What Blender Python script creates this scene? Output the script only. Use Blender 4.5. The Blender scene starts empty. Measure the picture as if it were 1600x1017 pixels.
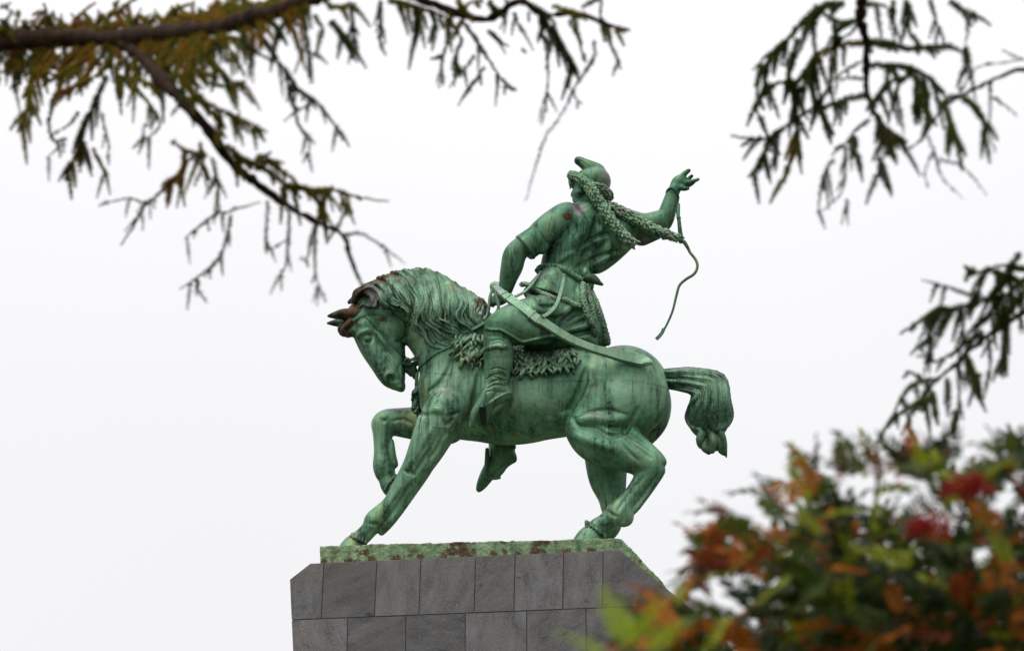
import bpy, bmesh, math, random
import numpy as np
from mathutils import Vector, Matrix

R = math.radians
rng = np.random.default_rng(7)
random.seed(7)
sc = bpy.context.scene
COL = sc.collection

# ---------------------------------------------------------------- camera
CAM_LOC = np.array([0.0, 0.0, 1.7])
PITCH = R(18.0)
FPX = 3609.0                      # focal length in pixels of the 1600 px wide photograph
cam = bpy.data.cameras.new('camera')
cam.sensor_width = 36.0
cam.lens = FPX / 1600.0 * 36.0
cam.clip_start = 0.05
cam.clip_end = 6000
cam.dof.use_dof = True
cam.dof.focus_distance = 61.5
cam.dof.aperture_fstop = 2.3
camo = bpy.data.objects.new('camera', cam)
camo.location = CAM_LOC
camo.rotation_euler = (R(90) + PITCH, 0, 0)
COL.objects.link(camo)
sc.camera = camo

# ---------------------------------------------------------------- sky, sun, exposure
SUN_EL, SUN_AZ = R(62), R(222)    # azimuth clockwise from +Y (behind the camera, to the left)
w = bpy.data.worlds.new('World')
sc.world = w
w.use_nodes = True
nt = w.node_tree
nt.nodes.clear()
wo = nt.nodes.new('ShaderNodeOutputWorld')
sky = nt.nodes.new('ShaderNodeTexSky')
sky.sky_type = 'NISHITA'
sky.sun_disc = False
sky.sun_elevation = SUN_EL
sky.sun_rotation = SUN_AZ
sky.dust_density = 6.0
bg1 = nt.nodes.new('ShaderNodeBackground')
bg1.inputs['Strength'].default_value = 0.012      # what little blue filters through the cloud
nt.links.new(sky.outputs[0], bg1.inputs['Color'])
# even cloud cover: overcast sky, zenith brighter than the horizon, the same all round
tc = nt.nodes.new('ShaderNodeTexCoord')
sep = nt.nodes.new('ShaderNodeSeparateXYZ')
nt.links.new(tc.outputs['Generated'], sep.inputs[0])
mr = nt.nodes.new('ShaderNodeMapRange')
mr.inputs['From Min'].default_value = 0.0
mr.inputs['From Max'].default_value = 1.0
mr.inputs['To Min'].default_value = 0.875
mr.inputs['To Max'].default_value = 2.5
zc = nt.nodes.new('ShaderNodeMath')
zc.operation = 'MAXIMUM'
zc.inputs[1].default_value = 0.0
nt.links.new(sep.outputs['Z'], zc.inputs[0])
zz = nt.nodes.new('ShaderNodeMath')
zz.operation = 'POWER'
zz.inputs[1].default_value = 3.0
nt.links.new(zc.outputs[0], zz.inputs[0])
nt.links.new(zz.outputs[0], mr.inputs['Value'])
cn = nt.nodes.new('ShaderNodeTexNoise')
cn.inputs['Scale'].default_value = 1.6
cn.inputs['Detail'].default_value = 3
nt.links.new(tc.outputs['Generated'], cn.inputs['Vector'])
cm = nt.nodes.new('ShaderNodeMapRange')
cm.inputs['To Min'].default_value = 0.93
cm.inputs['To Max'].default_value = 1.07
nt.links.new(cn.outputs[0], cm.inputs['Value'])
mul = nt.nodes.new('ShaderNodeMath')
mul.operation = 'MULTIPLY'
nt.links.new(mr.outputs[0], mul.inputs[0])
nt.links.new(cm.outputs[0], mul.inputs[1])
bg2 = nt.nodes.new('ShaderNodeBackground')
bg2.inputs['Color'].default_value = (0.99, 0.985, 1.0, 1)
nt.links.new(mul.outputs[0], bg2.inputs['Strength'])
ad = nt.nodes.new('ShaderNodeAddShader')
nt.links.new(bg1.outputs[0], ad.inputs[0])
nt.links.new(bg2.outputs[0], ad.inputs[1])
nt.links.new(ad.outputs[0], wo.inputs[0])

sl = bpy.data.lights.new('sun', 'SUN')
sl.energy = 1.5
sl.angle = R(18)
sl.color = (1.0, 0.97, 0.92)
so = bpy.data.objects.new('sun', sl)
sd = Vector((math.sin(SUN_AZ) * math.cos(SUN_EL), math.cos(SUN_AZ) * math.cos(SUN_EL), math.sin(SUN_EL)))
so.rotation_euler = sd.to_track_quat('Z', 'Y').to_euler()
so.location = (0, 0, 60)
COL.objects.link(so)

sc.view_settings.view_transform = 'Standard'
sc.view_settings.look = 'None'
sc.view_settings.exposure = 0.0
sc.view_settings.gamma = 1.0
sc.view_settings.use_curve_mapping = False

# ---------------------------------------------------------------- geometry of the place
FW = np.array([0, math.cos(PITCH), math.sin(PITCH)])
UP = np.array([0, -math.sin(PITCH), math.cos(PITCH)])
RT = np.array([1.0, 0, 0])


def ray(px, py):
    return FW + RT * (px - 800) / FPX + UP * (508.5 - py) / FPX


def at(px, py, d):
    """world point seen at a photo pixel, d metres along the optical axis"""
    return CAM_LOC + d * ray(px, py)


ORG = at(800, 850, 60.0)          # origin of the statue's own frame


class Frame:
    def __init__(s, yaw):
        s.yaw = yaw
        s.X = np.array([math.cos(yaw), -math.sin(yaw), 0])
        s.N = np.array([math.sin(yaw), math.cos(yaw), 0])

    def P(s, px, py, w):
        r = ray(px, py)
        t = ((ORG - CAM_LOC) @ s.N + w) / (r @ s.N)
        p = CAM_LOC + t * r - ORG
        return np.array([p @ s.X, w, p[2]])

    def scale(s, p):
        """metres per photo pixel at a local point"""
        wpos = ORG + s.X * p[0] + s.N * p[1] + np.array([0, 0, p[2]]) - CAM_LOC
        return (wpos @ FW) / FPX


SF = Frame(R(6.5))                # statue
PF = Frame(R(11.5))               # pedestal


# ---------------------------------------------------------------- object helpers
def mesh_obj(name, verts, faces, mat=None, parent=None, smooth=True):
    me = bpy.data.meshes.new(name)
    if isinstance(verts, np.ndarray) and isinstance(faces, np.ndarray) and faces.ndim == 2:
        n = faces.shape[1]
        me.vertices.add(len(verts))
        me.vertices.foreach_set('co', np.ascontiguousarray(verts, dtype=np.float32).ravel())
        me.loops.add(faces.size)
        me.loops.foreach_set('vertex_index', np.ascontiguousarray(faces, dtype=np.int32).ravel())
        me.polygons.add(len(faces))
        me.polygons.foreach_set('loop_start', np.arange(0, faces.size, n, dtype=np.int32))
        me.update(calc_edges=True)
    else:
        me.from_pydata([tuple(v) for v in verts], [], [tuple(f) for f in faces])
        me.update()
    if smooth:
        me.polygons.foreach_set('use_smooth', np.ones(len(me.polygons), dtype=bool))
    o = bpy.data.objects.new(name, me)
    COL.objects.link(o)
    if mat:
        me.materials.append(mat)
    if parent:
        o.parent = parent
    return o


def empty(name, loc=(0, 0, 0), rz=0.0):
    o = bpy.data.objects.new(name, None)
    o.location = loc
    o.rotation_euler = (0, 0, rz)
    o.empty_display_size = 0.3
    COL.objects.link(o)
    return o


def tag(o, label=None, cat=None, group=None, kind=None):
    if label: o['label'] = label
    if cat: o['category'] = cat
    if group: o['group'] = group
    if kind: o['kind'] = kind
    return o


def catmull(pts, n=6):
    """resample a polyline (any dimension) as a smooth curve"""
    p = np.array(pts, float)
    if len(p) == 2:
        t = np.linspace(0, 1, n + 1)[:, None]
        return p[0] * (1 - t) + p[1] * t
    q = np.vstack([2 * p[0] - p[1], p, 2 * p[-1] - p[-2]])
    out = []
    for i in range(1, len(q) - 2):
        a, b, c, d = q[i - 1], q[i], q[i + 1], q[i + 2]
        for t in np.arange(n) / n:
            out.append(.5 * (2 * b + (c - a) * t + (2 * a - 5 * b + 4 * c - d) * t * t + (3 * b - a - 3 * c + d) * t ** 3))
    out.append(p[-1])
    return np.array(out)


def tube_mesh(path, rad, sides=8):
    """tapered tube along a path; returns verts, quads"""
    path = np.asarray(path, float)
    n = len(path)
    tan = np.gradient(path, axis=0)
    tan /= np.linalg.norm(tan, axis=1)[:, None] + 1e-9
    ref = np.array([0.31, 0.85, 0.42])
    V, F = [], []
    for i in range(n):
        u = np.cross(tan[i], ref); u /= np.linalg.norm(u) + 1e-9
        v = np.cross(tan[i], u)
        a = np.arange(sides) * 2 * math.pi / sides
        V.append(path[i] + rad[i] * (np.cos(a)[:, None] * u + np.sin(a)[:, None] * v))
    V = np.vstack(V)
    for i in range(n - 1):
        for j in range(sides):
            k = (j + 1) % sides
            F.append((i * sides + j, i * sides + k, (i + 1) * sides + k, (i + 1) * sides + j))
    return V, np.array(F)


# ---------------------------------------------------------------- sculpting: signed distance grid + surface nets
class Sculpt:
    def __init__(s, h, px0, py0, px1, py1, w0, w1, fr=SF):
        s.fr, s.h = fr, h
        c = np.array([fr.P(px, py, ww) for px in (px0, px1) for py in (py0, py1) for ww in (w0, w1)])
        s.lo = c.min(0)
        s.n = np.ceil((c.max(0) - s.lo) / h).astype(int) + 1
        s.ax = [(s.lo[i] + h * np.arange(s.n[i])).astype(np.float32) for i in range(3)]
        s.D = np.full(s.n, 0.6, np.float32)

    def _sl(s, lo, hi, pad):
        a = np.clip(np.floor((lo - pad - s.lo) / s.h).astype(int), 0, s.n)
        b = np.clip(np.ceil((hi + pad - s.lo) / s.h).astype(int) + 1, 0, s.n)
        if (b <= a).any():
            return None
        return tuple(slice(a[i], b[i]) for i in range(3))

    def _xyz(s, sl):
        return (s.ax[0][sl[0]][:, None, None], s.ax[1][sl[1]][None, :, None], s.ax[2][sl[2]][None, None, :])

    def _mix(s, sl, d, k, mode):
        A = s.D[sl]
        if mode == 'add':
            if k <= 0:
                s.D[sl] = np.minimum(A, d)
            else:
                t = np.clip(.5 + .5 * (A - d) / k, 0, 1)
                s.D[sl] = A * (1 - t) + d * t - k * t * (1 - t)
        else:
            d = -d
            if k <= 0:
                s.D[sl] = np.maximum(A, d)
            else:
                t = np.clip(.5 - .5 * (A - d) / k, 0, 1)
                s.D[sl] = A * (1 - t) + d * t + k * t * (1 - t)

    def seg(s, a, b, ra, rb, k, mode='add', sw=1.0):
        m = max(ra, rb) * max(1, sw)
        sl = s._sl(np.minimum(a, b) - m, np.maximum(a, b) + m, max(k, s.h * 3))
        if sl is None:
            return
        X, Y, Z = s._xyz(sl)
        iw = 1.0 / sw
        ab = (b - a) * np.array([1, iw, 1])
        L2 = max(float(ab @ ab), 1e-9)
        dx, dy, dz = X - a[0], (Y - a[1]) * iw, Z - a[2]
        t = np.clip((dx * ab[0] + dy * ab[1] + dz * ab[2]) / L2, 0, 1)
        d = np.sqrt((dx - t * ab[0]) ** 2 + (dy - t * ab[1]) ** 2 + (dz - t * ab[2]) ** 2) - (ra + (rb - ra) * t)
        s._mix(sl, d.astype(np.float32), k, mode)

    def cyl(s, a, b, k=.02, mode='add', sw=1.0):
        """flat-ended cone between two (px, py, w, r_px) points"""
        A, B = s.fr.P(*a[:3]), s.fr.P(*b[:3])
        ra, rb = a[3] * s.fr.scale(A), b[3] * s.fr.scale(B)
        m = max(ra, rb)
        sl = s._sl(np.minimum(A, B) - m, np.maximum(A, B) + m, max(k, s.h * 3))
        if sl is None:
            return
        X, Y, Z = s._xyz(sl)
        ab = B - A; L = np.linalg.norm(ab); t_ = ab / L
        dx, dy, dz = X - A[0], Y - A[1], Z - A[2]
        t = dx * t_[0] + dy * t_[1] + dz * t_[2]
        rad = np.sqrt(np.maximum((dx - t * t_[0]) ** 2 + ((dy - t * t_[1]) / sw) ** 2 + (dz - t * t_[2]) ** 2, 0))
        f = np.clip(t / L, 0, 1)
        d = np.maximum(rad - (ra + (rb - ra) * f), np.maximum(-t, t - L))
        s._mix(sl, d.astype(np.float32), k, mode)

    def chain(s, pts, k=0.05, n=5, mode='add', sw=1.0):
        """pts: (px, py, w, r_px)"""
        c = catmull(pts, n)
        P3 = np.array([s.fr.P(q[0], q[1], q[2]) for q in c])
        rr = np.array([max(q[3], .3) * s.fr.scale(p) for q, p in zip(c, P3)])
        for i in range(len(c) - 1):
            s.seg(P3[i], P3[i + 1], rr[i], rr[i + 1], k, mode, sw)
        return P3

    def chain3(s, P3, rr, k=0.02, mode='add'):
        for i in range(len(P3) - 1):
            s.seg(P3[i], P3[i + 1], rr[i], rr[i + 1], k, mode)

    def ell(s, px, py, ww, rx, rz, ry, ang=0, k=0.1, mode='add'):
        """rx, rz in px, ry in metres, ang degrees clockwise in the picture"""
        c = s.fr.P(px, py, ww)
        m = s.fr.scale(c)
        rx, rz = rx * m, rz * m
        big = max(rx, rz)
        sl = s._sl(c - np.array([big, ry, big]), c + np.array([big, ry, big]), max(k, s.h * 3))
        if sl is None:
            return
        X, Y, Z = s._xyz(sl)
        dx, dy, dz = X - c[0], Y - c[1], Z - c[2]
        ca, sa = math.cos(R(ang)), math.sin(R(ang))
        u, v = dx * ca - dz * sa, dx * sa + dz * ca
        k0 = np.sqrt((u / rx) ** 2 + (dy / ry) ** 2 + (v / rz) ** 2) + 1e-6
        k1 = np.sqrt((u / rx ** 2) ** 2 + (dy / ry ** 2) ** 2 + (v / rz ** 2) ** 2) + 1e-6
        s._mix(sl, (k0 * (k0 - 1) / k1).astype(np.float32), k, mode)

    def value(s, p):
        q = (np.asarray(p) - s.lo) / s.h
        i = np.clip(np.floor(q).astype(int), 0, s.n - 2)
        f = np.clip(q - i, 0, 1)
        c = s.D[i[0]:i[0] + 2, i[1]:i[1] + 2, i[2]:i[2] + 2]
        c = c[0] * (1 - f[0]) + c[1] * f[0]
        c = c[0] * (1 - f[1]) + c[1] * f[1]
        return c[0] * (1 - f[2]) + c[1] * f[2]

    def surf(s, px, py, default=None, far=False):
        """depth w at which the surface lies behind a photo pixel"""
        ws = np.arange(s.ax[1][0], s.ax[1][-1], s.h)
        if far: ws = ws[::-1]
        p0, p1 = s.fr.P(px, py, ws[0]), s.fr.P(px, py, ws[-1])
        Q = p0 + (p1 - p0) * ((ws - ws[0]) / (ws[-1] - ws[0]))[:, None]
        q = (Q - s.lo) / s.h
        i = np.clip(np.floor(q).astype(int), 0, s.n - 2); f = np.clip(q - i, 0, 1)
        v = 0
        for a in (0, 1):
            for b in (0, 1):
                for c in (0, 1):
                    v = v + s.D[i[:, 0] + a, i[:, 1] + b, i[:, 2] + c] * (f[:, 0] if a else 1 - f[:, 0]) * (f[:, 1] if b else 1 - f[:, 1]) * (f[:, 2] if c else 1 - f[:, 2])
        k = np.nonzero(v < 0)[0]
        if not len(k): return default
        k = k[0]
        if k == 0: return ws[0]
        return ws[k - 1] + (ws[k] - ws[k - 1]) * v[k - 1] / (v[k - 1] - v[k] + 1e-9)

    def normal(s, p):
        e = s.h
        g = np.array([s.value(p + np.eye(3)[i] * e) - s.value(p - np.eye(3)[i] * e) for i in range(3)])
        return g / (np.linalg.norm(g) + 1e-9)

    def on(s, pts, n=6, lift=0.0, default=-0.9):
        """photo polyline (px, py[, r]) laid on the surface -> list of (px, py, w[, r])"""
        c = catmull(pts, n)
        out, last = [], default
        for q in c:
            ww = s.surf(q[0], q[1])
            if ww is None: ww = last
            last = ww
            out.append(ww)
        out = np.array(out)
        if len(out) > 4:
            sm = out.copy()
            sm[1:-1] = (out[:-2] + out[1:-1] * 2 + out[2:]) / 4
            out = sm
        return np.column_stack([c[:, :2], out - lift] + ([c[:, 2]] if c.shape[1] > 2 else []))

    def groove(s, pts, r=2.5, k=0.03, lift=0.0, n=5):
        q = s.on(pts, n, lift)
        t = np.linspace(0, 1, len(q))
        s.chain(np.column_stack([q[:, :3], r * (.25 + .75 * np.sin(t * math.pi) ** .6)]), k, 1, 'sub')

    def ridge(s, pts, k=0.06, sink=0.0, n=5):
        """pts (px, py, r): a swelling laid on the surface"""
        q = s.on(pts, n, -sink)
        s.chain(q, k, 1)

    def clip_below(s, z):
        Z = s.ax[2][None, None, :]
        s.D = np.maximum(s.D, (z - Z).astype(np.float32))

    def smooth(s, it=1):
        for _ in range(it):
            for a in range(3):
                p = np.concatenate([np.take(s.D, [0], a), s.D, np.take(s.D, [-1], a)], a)
                L = s.D.shape[a]
                s.D = (np.take(p, range(0, L), a) + 2 * s.D + np.take(p, range(2, L + 2), a)) * np.float32(.25)

    def mesh(s, name, mat, parent, stain=None):
        D = s.D
        D[0], D[-1], D[:, 0], D[:, -1], D[:, :, 0], D[:, :, -1] = .1, .1, .1, .1, .1, .1
        ins = D < 0
        cnt = np.zeros(np.array(D.shape) - 1, np.uint8)
        for i in (0, 1):
            for j in (0, 1):
                for l in (0, 1):
                    cnt += ins[i:D.shape[0] - 1 + i, j:D.shape[1] - 1 + j, l:D.shape[2] - 1 + l]
        act = np.argwhere((cnt > 0) & (cnt < 8))
        ids = np.full(cnt.shape, -1, np.int32)
        ids[act[:, 0], act[:, 1], act[:, 2]] = np.arange(len(act))
        off = [(i, j, l) for i in (0, 1) for j in (0, 1) for l in (0, 1)]
        cv = np.stack([D[act[:, 0] + o[0], act[:, 1] + o[1], act[:, 2] + o[2]] for o in off], 1)
        acc = np.zeros((len(act), 3)); num = np.zeros(len(act))
        for a in range(8):
            for b in range(a + 1, 8):
                if sum(abs(off[a][q] - off[b][q]) for q in range(3)) != 1: continue
                va, vb = cv[:, a], cv[:, b]
                m = (va < 0) != (vb < 0)
                t = np.where(m, va / np.where(m, va - vb, 1), 0)
                pa, pb = np.array(off[a], float), np.array(off[b], float)
                acc += m[:, None] * (pa + (pb - pa) * t[:, None]); num += m
        V = s.lo + s.h * (act + acc / num[:, None])
        F = []
        for ax in range(3):
            o1, o2 = [(1, 2), (2, 0), (0, 1)][ax]
            a_ = [slice(None)] * 3; b_ = [slice(None)] * 3
            a_[ax] = slice(0, -1); b_[ax] = slice(1, None)
            A, B = ins[tuple(a_)], ins[tuple(b_)]
            e = np.argwhere(A != B)
            e = e[(e[:, o1] > 0) & (e[:, o2] > 0)]
            flip = ~A[e[:, 0], e[:, 1], e[:, 2]]

            def cid(d1, d2):
                q = e.copy(); q[:, o1] -= d1; q[:, o2] -= d2
                return ids[q[:, 0], q[:, 1], q[:, 2]]
            Q = np.stack([cid(1, 1), cid(0, 1), cid(0, 0), cid(1, 0)], 1)
            Q[flip] = Q[flip][:, ::-1]
            F.append(Q)
        o = mesh_obj(name, V, np.vstack(F), mat, parent)
        paint(o, V, stain)
        return o


def paint(o, V, stain):
    """wear with a shape of its own: rust and soot spots stored as a colour attribute"""
    col = np.zeros((len(V), 4), np.float32); col[:, 3] = 1
    for (px, py, ww, r, ch, amt) in (stain or []):
        c = SF.P(px, py, ww); m = r * SF.scale(c)
        d = np.sqrt(((V - c) ** 2 * np.array([1, .25, 1])).sum(1)) / m
        col[:, ch] = np.maximum(col[:, ch], amt * np.clip(1.3 - d * 1.1, 0, 1))
    at_ = o.data.color_attributes.new('stain', 'FLOAT_COLOR', 'POINT')
    at_.data.foreach_set('color', col.ravel())


# ---------------------------------------------------------------- materials
def new_mat(name):
    m = bpy.data.materials.new(name)
    m.use_nodes = True
    nt = m.node_tree
    return m, nt, nt.nodes['Principled BSDF']


def N(nt, t, **kw):
    n = nt.nodes.new(t)
    for k, v in kw.items():
        if k.startswith('i_'):
            n.inputs[k[2:].replace('_', ' ')].default_value = v
        else:
            setattr(n, k, v)
    return n


def ramp(nt, src, stops):
    r = nt.nodes.new('ShaderNodeValToRGB')
    el = r.color_ramp.elements
    while len(el) > len(stops): el.remove(el[-1])
    while len(el) < len(stops): el.new(0.5)
    for e, (p, c) in zip(el, stops):
        e.position = p
        e.color = (c, c, c, 1) if isinstance(c, (int, float)) else (*c, 1)
    nt.links.new(src, r.inputs[0])
    return r.outputs[0]


def mixc(nt, fac, a, b):
    m = nt.nodes.new('ShaderNodeMix')
    m.data_type = 'RGBA'
    for sock, v in ((0, fac), (6, a), (7, b)):
        if isinstance(v, bpy.types.NodeSocket): nt.links.new(v, m.inputs[sock])
        elif sock == 0: m.inputs[0].default_value = v
        else: m.inputs[sock].default_value = (*v, 1)
    return m.outputs[2]


def math_n(nt, op, a, b=0.0, clamp=False):
    m = nt.nodes.new('ShaderNodeMath')
    m.operation = op
    m.use_clamp = clamp
    for i, v in enumerate((a, b)):
        if isinstance(v, bpy.types.NodeSocket): nt.links.new(v, m.inputs[i])
        else: m.inputs[i].default_value = v
    return m.outputs[0]


def noise(nt, vec, scale, detail=4, rough=.55):
    n = N(nt, 'ShaderNodeTexNoise')
    n.inputs['Scale'].default_value = scale
    n.inputs['Detail'].default_value = detail
    n.inputs['Roughness'].default_value = rough
    nt.links.new(vec, n.inputs['Vector'])
    return n.outputs[0]


def mapping(nt, vec, scale):
    m = N(nt, 'ShaderNodeMapping')
    m.inputs['Scale'].default_value = scale
    nt.links.new(vec, m.inputs['Vector'])
    return m.outputs[0]


def bronze(name, base=(.056, .160, .090), pale=(.225, .375, .25), dark=(.007, .030, .018), rust=.5, bump=.25, lilac=.75, yellow=.5, metal=.78, spot=3.2, run=1.3):
    m, nt, b = new_mat(name)
    tc = N(nt, 'ShaderNodeTexCoord').outputs['Object']
    n1 = noise(nt, tc, .9, 5)
    streak = noise(nt, mapping(nt, tc, (3.0, 3.0, .45)), 1.0, 5, .6)
    fine = noise(nt, tc, 9, 4, .65)
    c = mixc(nt, ramp(nt, n1, [(.38, 0), (.70, 1)]), base, pale)
    c = mixc(nt, ramp(nt, streak, [(.49, 0), (.66, .92)]), c, dark)
    c = mixc(nt, ramp(nt, fine, [(.42, 0), (.75, .6)]), c, pale)
    # thin run-off streaks
    th = noise(nt, mapping(nt, tc, (9.0, 9.0, .55)), 1.0, 6, .65)
    patch = ramp(nt, noise(nt, tc, .7, 3), [(.42, 0), (.6, 1)])
    c = mixc(nt, math_n(nt, 'MULTIPLY', ramp(nt, th, [(.56, 0), (.64, .75)]), patch), c, dark)
    c = mixc(nt, math_n(nt, 'MULTIPLY', ramp(nt, th, [(.36, .6), (.44, 0)]), patch), c, pale)
    # ochre runs
    ys = noise(nt, mapping(nt, tc, (2.2, 2.2, .25 if spot < 5 else 1.2)), run, 4)
    c = mixc(nt, math_n(nt, 'MULTIPLY', ramp(nt, ys, [(.58, 0), (.72, 1)]), yellow), c, (.26, .28, .10))
    # rain-washed grey lilac deposit on the upward surfaces
    geo = N(nt, 'ShaderNodeNewGeometry')
    sp = N(nt, 'ShaderNodeSeparateXYZ')
    nt.links.new(geo.outputs['Normal'], sp.inputs[0])
    lm = math_n(nt, 'ADD', sp.outputs['Z'], math_n(nt, 'MULTIPLY', math_n(nt, 'SUBTRACT', noise(nt, tc, 1.6, 6, .6), .5), 2.2))
    c = mixc(nt, math_n(nt, 'MULTIPLY', ramp(nt, lm, [(.62, 0), (1.0, 1)]), lilac), c, (.19, .184, .192))
    # bare rust and soot, where the stain attribute says
    at_ = N(nt, 'ShaderNodeAttribute', attribute_name='stain')
    ss = N(nt, 'ShaderNodeSeparateColor')
    nt.links.new(at_.outputs['Color'], ss.inputs[0])
    spots = noise(nt, tc, spot, 6, .7)
    rs = math_n(nt, 'ADD', ss.outputs[0], math_n(nt, 'MULTIPLY', math_n(nt, 'SUBTRACT', spots, .5), 2.6))
    rmask = math_n(nt, 'MULTIPLY', ramp(nt, rs, [(.42, 0), (.62, 1)]), math_n(nt, 'MULTIPLY', ss.outputs[0], 1.6, True))
    rustc = mixc(nt, ramp(nt, fine, [(.4, 0), (.65, 1)]), (.028, .021, .017), (.120, .070, .030))
    c = mixc(nt, rmask, c, rustc)
    gs = math_n(nt, 'ADD', ss.outputs[1], math_n(nt, 'MULTIPLY', math_n(nt, 'SUBTRACT', spots, .5), 1.8))
    gmask = math_n(nt, 'MULTIPLY', ramp(nt, gs, [(.35, 0), (.75, 1)]), math_n(nt, 'MULTIPLY', ss.outputs[1], 1.5, True))
    c = mixc(nt, gmask, c, (.16, .153, .158))
    c = mixc(nt, math_n(nt, 'MULTIPLY', ss.outputs[2], .9), c, (.018, .022, .018))
    # small scattered pits of rust everywhere
    pit = noise(nt, tc, 5.5, 3, .6)
    c = mixc(nt, math_n(nt, 'MULTIPLY', ramp(nt, pit, [(.68, 0), (.74, 1)]), rust), c, (.09, .045, .025))
    nt.links.new(c, b.inputs['Base Color'])
    b.inputs['Roughness'].default_value = .5
    nt.links.new(ramp(nt, fine, [(.3, .50), (.7, .74)]), b.inputs['Roughness'])
    b.inputs['Specular IOR Level'].default_value = .25
    b.inputs['Metallic'].default_value = metal
    bp = N(nt, 'ShaderNodeBump')
    bp.inputs['Strength'].default_value = bump
    bp.inputs['Distance'].default_value = .06
    hsum = math_n(nt, 'ADD', noise(nt, tc, 6, 6, .6), math_n(nt, 'MULTIPLY', noise(nt, tc, 30, 3), .35))
    nt.links.new(hsum, bp.inputs['Height'])
    nt.links.new(bp.outputs[0], b.inputs['Normal'])
    return m


M_horse = bronze('patina bronze')
M_hair = bronze('patina bronze hair', base=(.032, .085, .052), pale=(.165, .28, .185), dark=(.007, .018, .014), bump=.3, lilac=.6)
M_rider = bronze('patina bronze rider', base=(.040, .116, .067), pale=(.150, .28, .175), dark=(.007, .028, .017), lilac=.85, yellow=.25)
M_fur = bronze('patina bronze fur', base=(.095, .195, .115), pale=(.27, .385, .26), dark=(.02, .045, .032), bump=.6, lilac=.45)
M_blade = bronze('patina bronze sabre', base=(.15, .27, .175), pale=(.24, .36, .26), dark=(.09, .18, .115), lilac=.7)
M_boot = bronze('patina bronze boot', base=(.075, .175, .105), pale=(.20, .33, .215), dark=(.03, .085, .05), lilac=.5, yellow=.3)
M_dark = bronze('patina bronze stirrup', base=(.012, .022, .018), pale=(.03, .05, .04), dark=(.008, .012, .01), lilac=.2)
M_plinth = bronze('patina bronze plinth', base=(.145, .235, .115), pale=(.25, .335, .20), dark=(.055, .105, .055), rust=.9, bump=1.0, lilac=.2, yellow=.75, metal=.1, spot=9.0, run=3.5)

# ---------------------------------------------------------------- the statue
def crop(x0, y0, s):
    return lambda x, y, *r: (x0 + x / s, y0 + y / s, *r)


c1 = crop(500, 400, 4.237)
c2 = crop(740, 230, 3.281)
c3 = crop(700, 480, 4.239)
c4 = crop(520, 600, 3.631)
c5 = crop(840, 540, 2.991)
c6 = crop(500, 470, 6.78)
c7 = crop(720, 500, 5.355)
c8 = crop(760, 380, 5.98)
c9 = crop(870, 240, 10.17)
c10 = crop(990, 255, 7.264)
c11 = crop(730, 640, 7.26)

statue = empty('bronze_statue', ORG, -SF.yaw)
tag(statue, 'green patinated bronze horseman with outstretched arm on a pawing horse', 'statue')

PLW = -1.30                                          # front edge of the plinth
PLZ = .5 * (SF.P(500, 852, PLW)[2] + SF.P(970, 840, PLW)[2])


def wz(px, py, z):
    """depth at which a photo pixel meets the height z"""
    lo, hi = -3.0, 3.0
    f = lambda ww: SF.P(px, py, ww)[2] - z
    for _ in range(40):
        mid = .5 * (lo + hi)
        if f(mid) > 0: hi = mid
        else: lo = mid
    return mid


# ---- horse: one continuous body
H = Sculpt(0.027, 498, 405, 1065, 885, -1.55, 1.55)
H.ell(800, 621, 0, 128, 75, 1.02, 0, .1)             # barrel
H.ell(885, 612, 0, 80, 70, .92, -4, .25)             # loins
H.ell(722, 612, 0, 66, 74, .90, 0, .25)              # shoulder mass
H.ell(690, 612, 0, 36, 58, .72, 0, .2)               # breast
H.ell(678, 648, -.1, 22, 26, .5, 0, .15)
H.ell(765, 560, 0, 70, 42, .62, 18, .3)              # withers
H.ell(880, 585, 0, 90, 46, .70, 0, .2)               # back
H.chain([(735, 580, 0, 70), (708, 530, 0, 60), (672, 495, 0, 51), (632, 480, 0, 41), (598, 488, 0, 32)], .2, 5, sw=.72)
H.ell(975, 606, 0, 70, 68, .88, 20, .25)             # croup
H.ell(980, 612, -.46, 64, 74, .56, -15, .15)         # near buttock
H.ell(984, 627, .48, 64, 76, .55, -15, .15)          # far buttock
H.ell(948, 640, -.62, 62, 50, .46, -38, .14)         # near thigh
H.ell(914, 664, -.72, 30, 26, .36, 0, .12)           # stifle
H.ell(945, 660, .62, 58, 52, .44, -30, .15)
# near hind leg
H.chain([c5(205, 400, -.70, 30) if 0 else (908, 672, -.72, 24), (930, 690, -.74, 30), (962, 703, -.74, 27), (992, 716, -.72, 22), (1012, 727, -.70, 19)], .1, 6, sw=.85)
H.chain([(985, 678, -.66, 11), (1005, 692, -.67, 8), (1022, 708, -.69, 8), (1034, 722, -.70, 8)], .05, 5)
H.chain([(1018, 722, -.70, 19), (1014, 737, -.70, 17), (1002, 757, -.70, 14.5), (986, 778, -.70, 13), (972, 793, -.70, 14), (962, 803, -.70, 16.5)], .08, 6, sw=.8)
H.chain([(1030, 735, -.70, 10), (1012, 765, -.70, 8), (990, 796, -.70, 7)], .04, 5)
H.chain([(978, 800, -.70, 12), (980, 812, -.70, 8), (972, 818, -.70, 5)], .05, 4)
H.chain([(960, 805, -.70, 15), (945, 817, -.70, 13), (932, 826, -.70, 15)], .06, 4)
hw = wz(925, 858, PLZ)
H.chain([(931, 829, -.70, 15), (920, 843, -.74, 20), (914, 858, -.78, 23)], .03, 4)
# far hind leg
H.chain([(975, 660, .55, 55), (955, 695, .55, 40), (948, 725, .55, 29), (950, 750, .55, 25), (956, 775, .55, 18), (958, 800, .55, 14)], .12, 6, sw=.85)
H.chain([(958, 800, .55, 14), (954, 822, .55, 15), (938, 842, .55, 14), (920, 868, .55, 24)], .06, 5)
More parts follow.
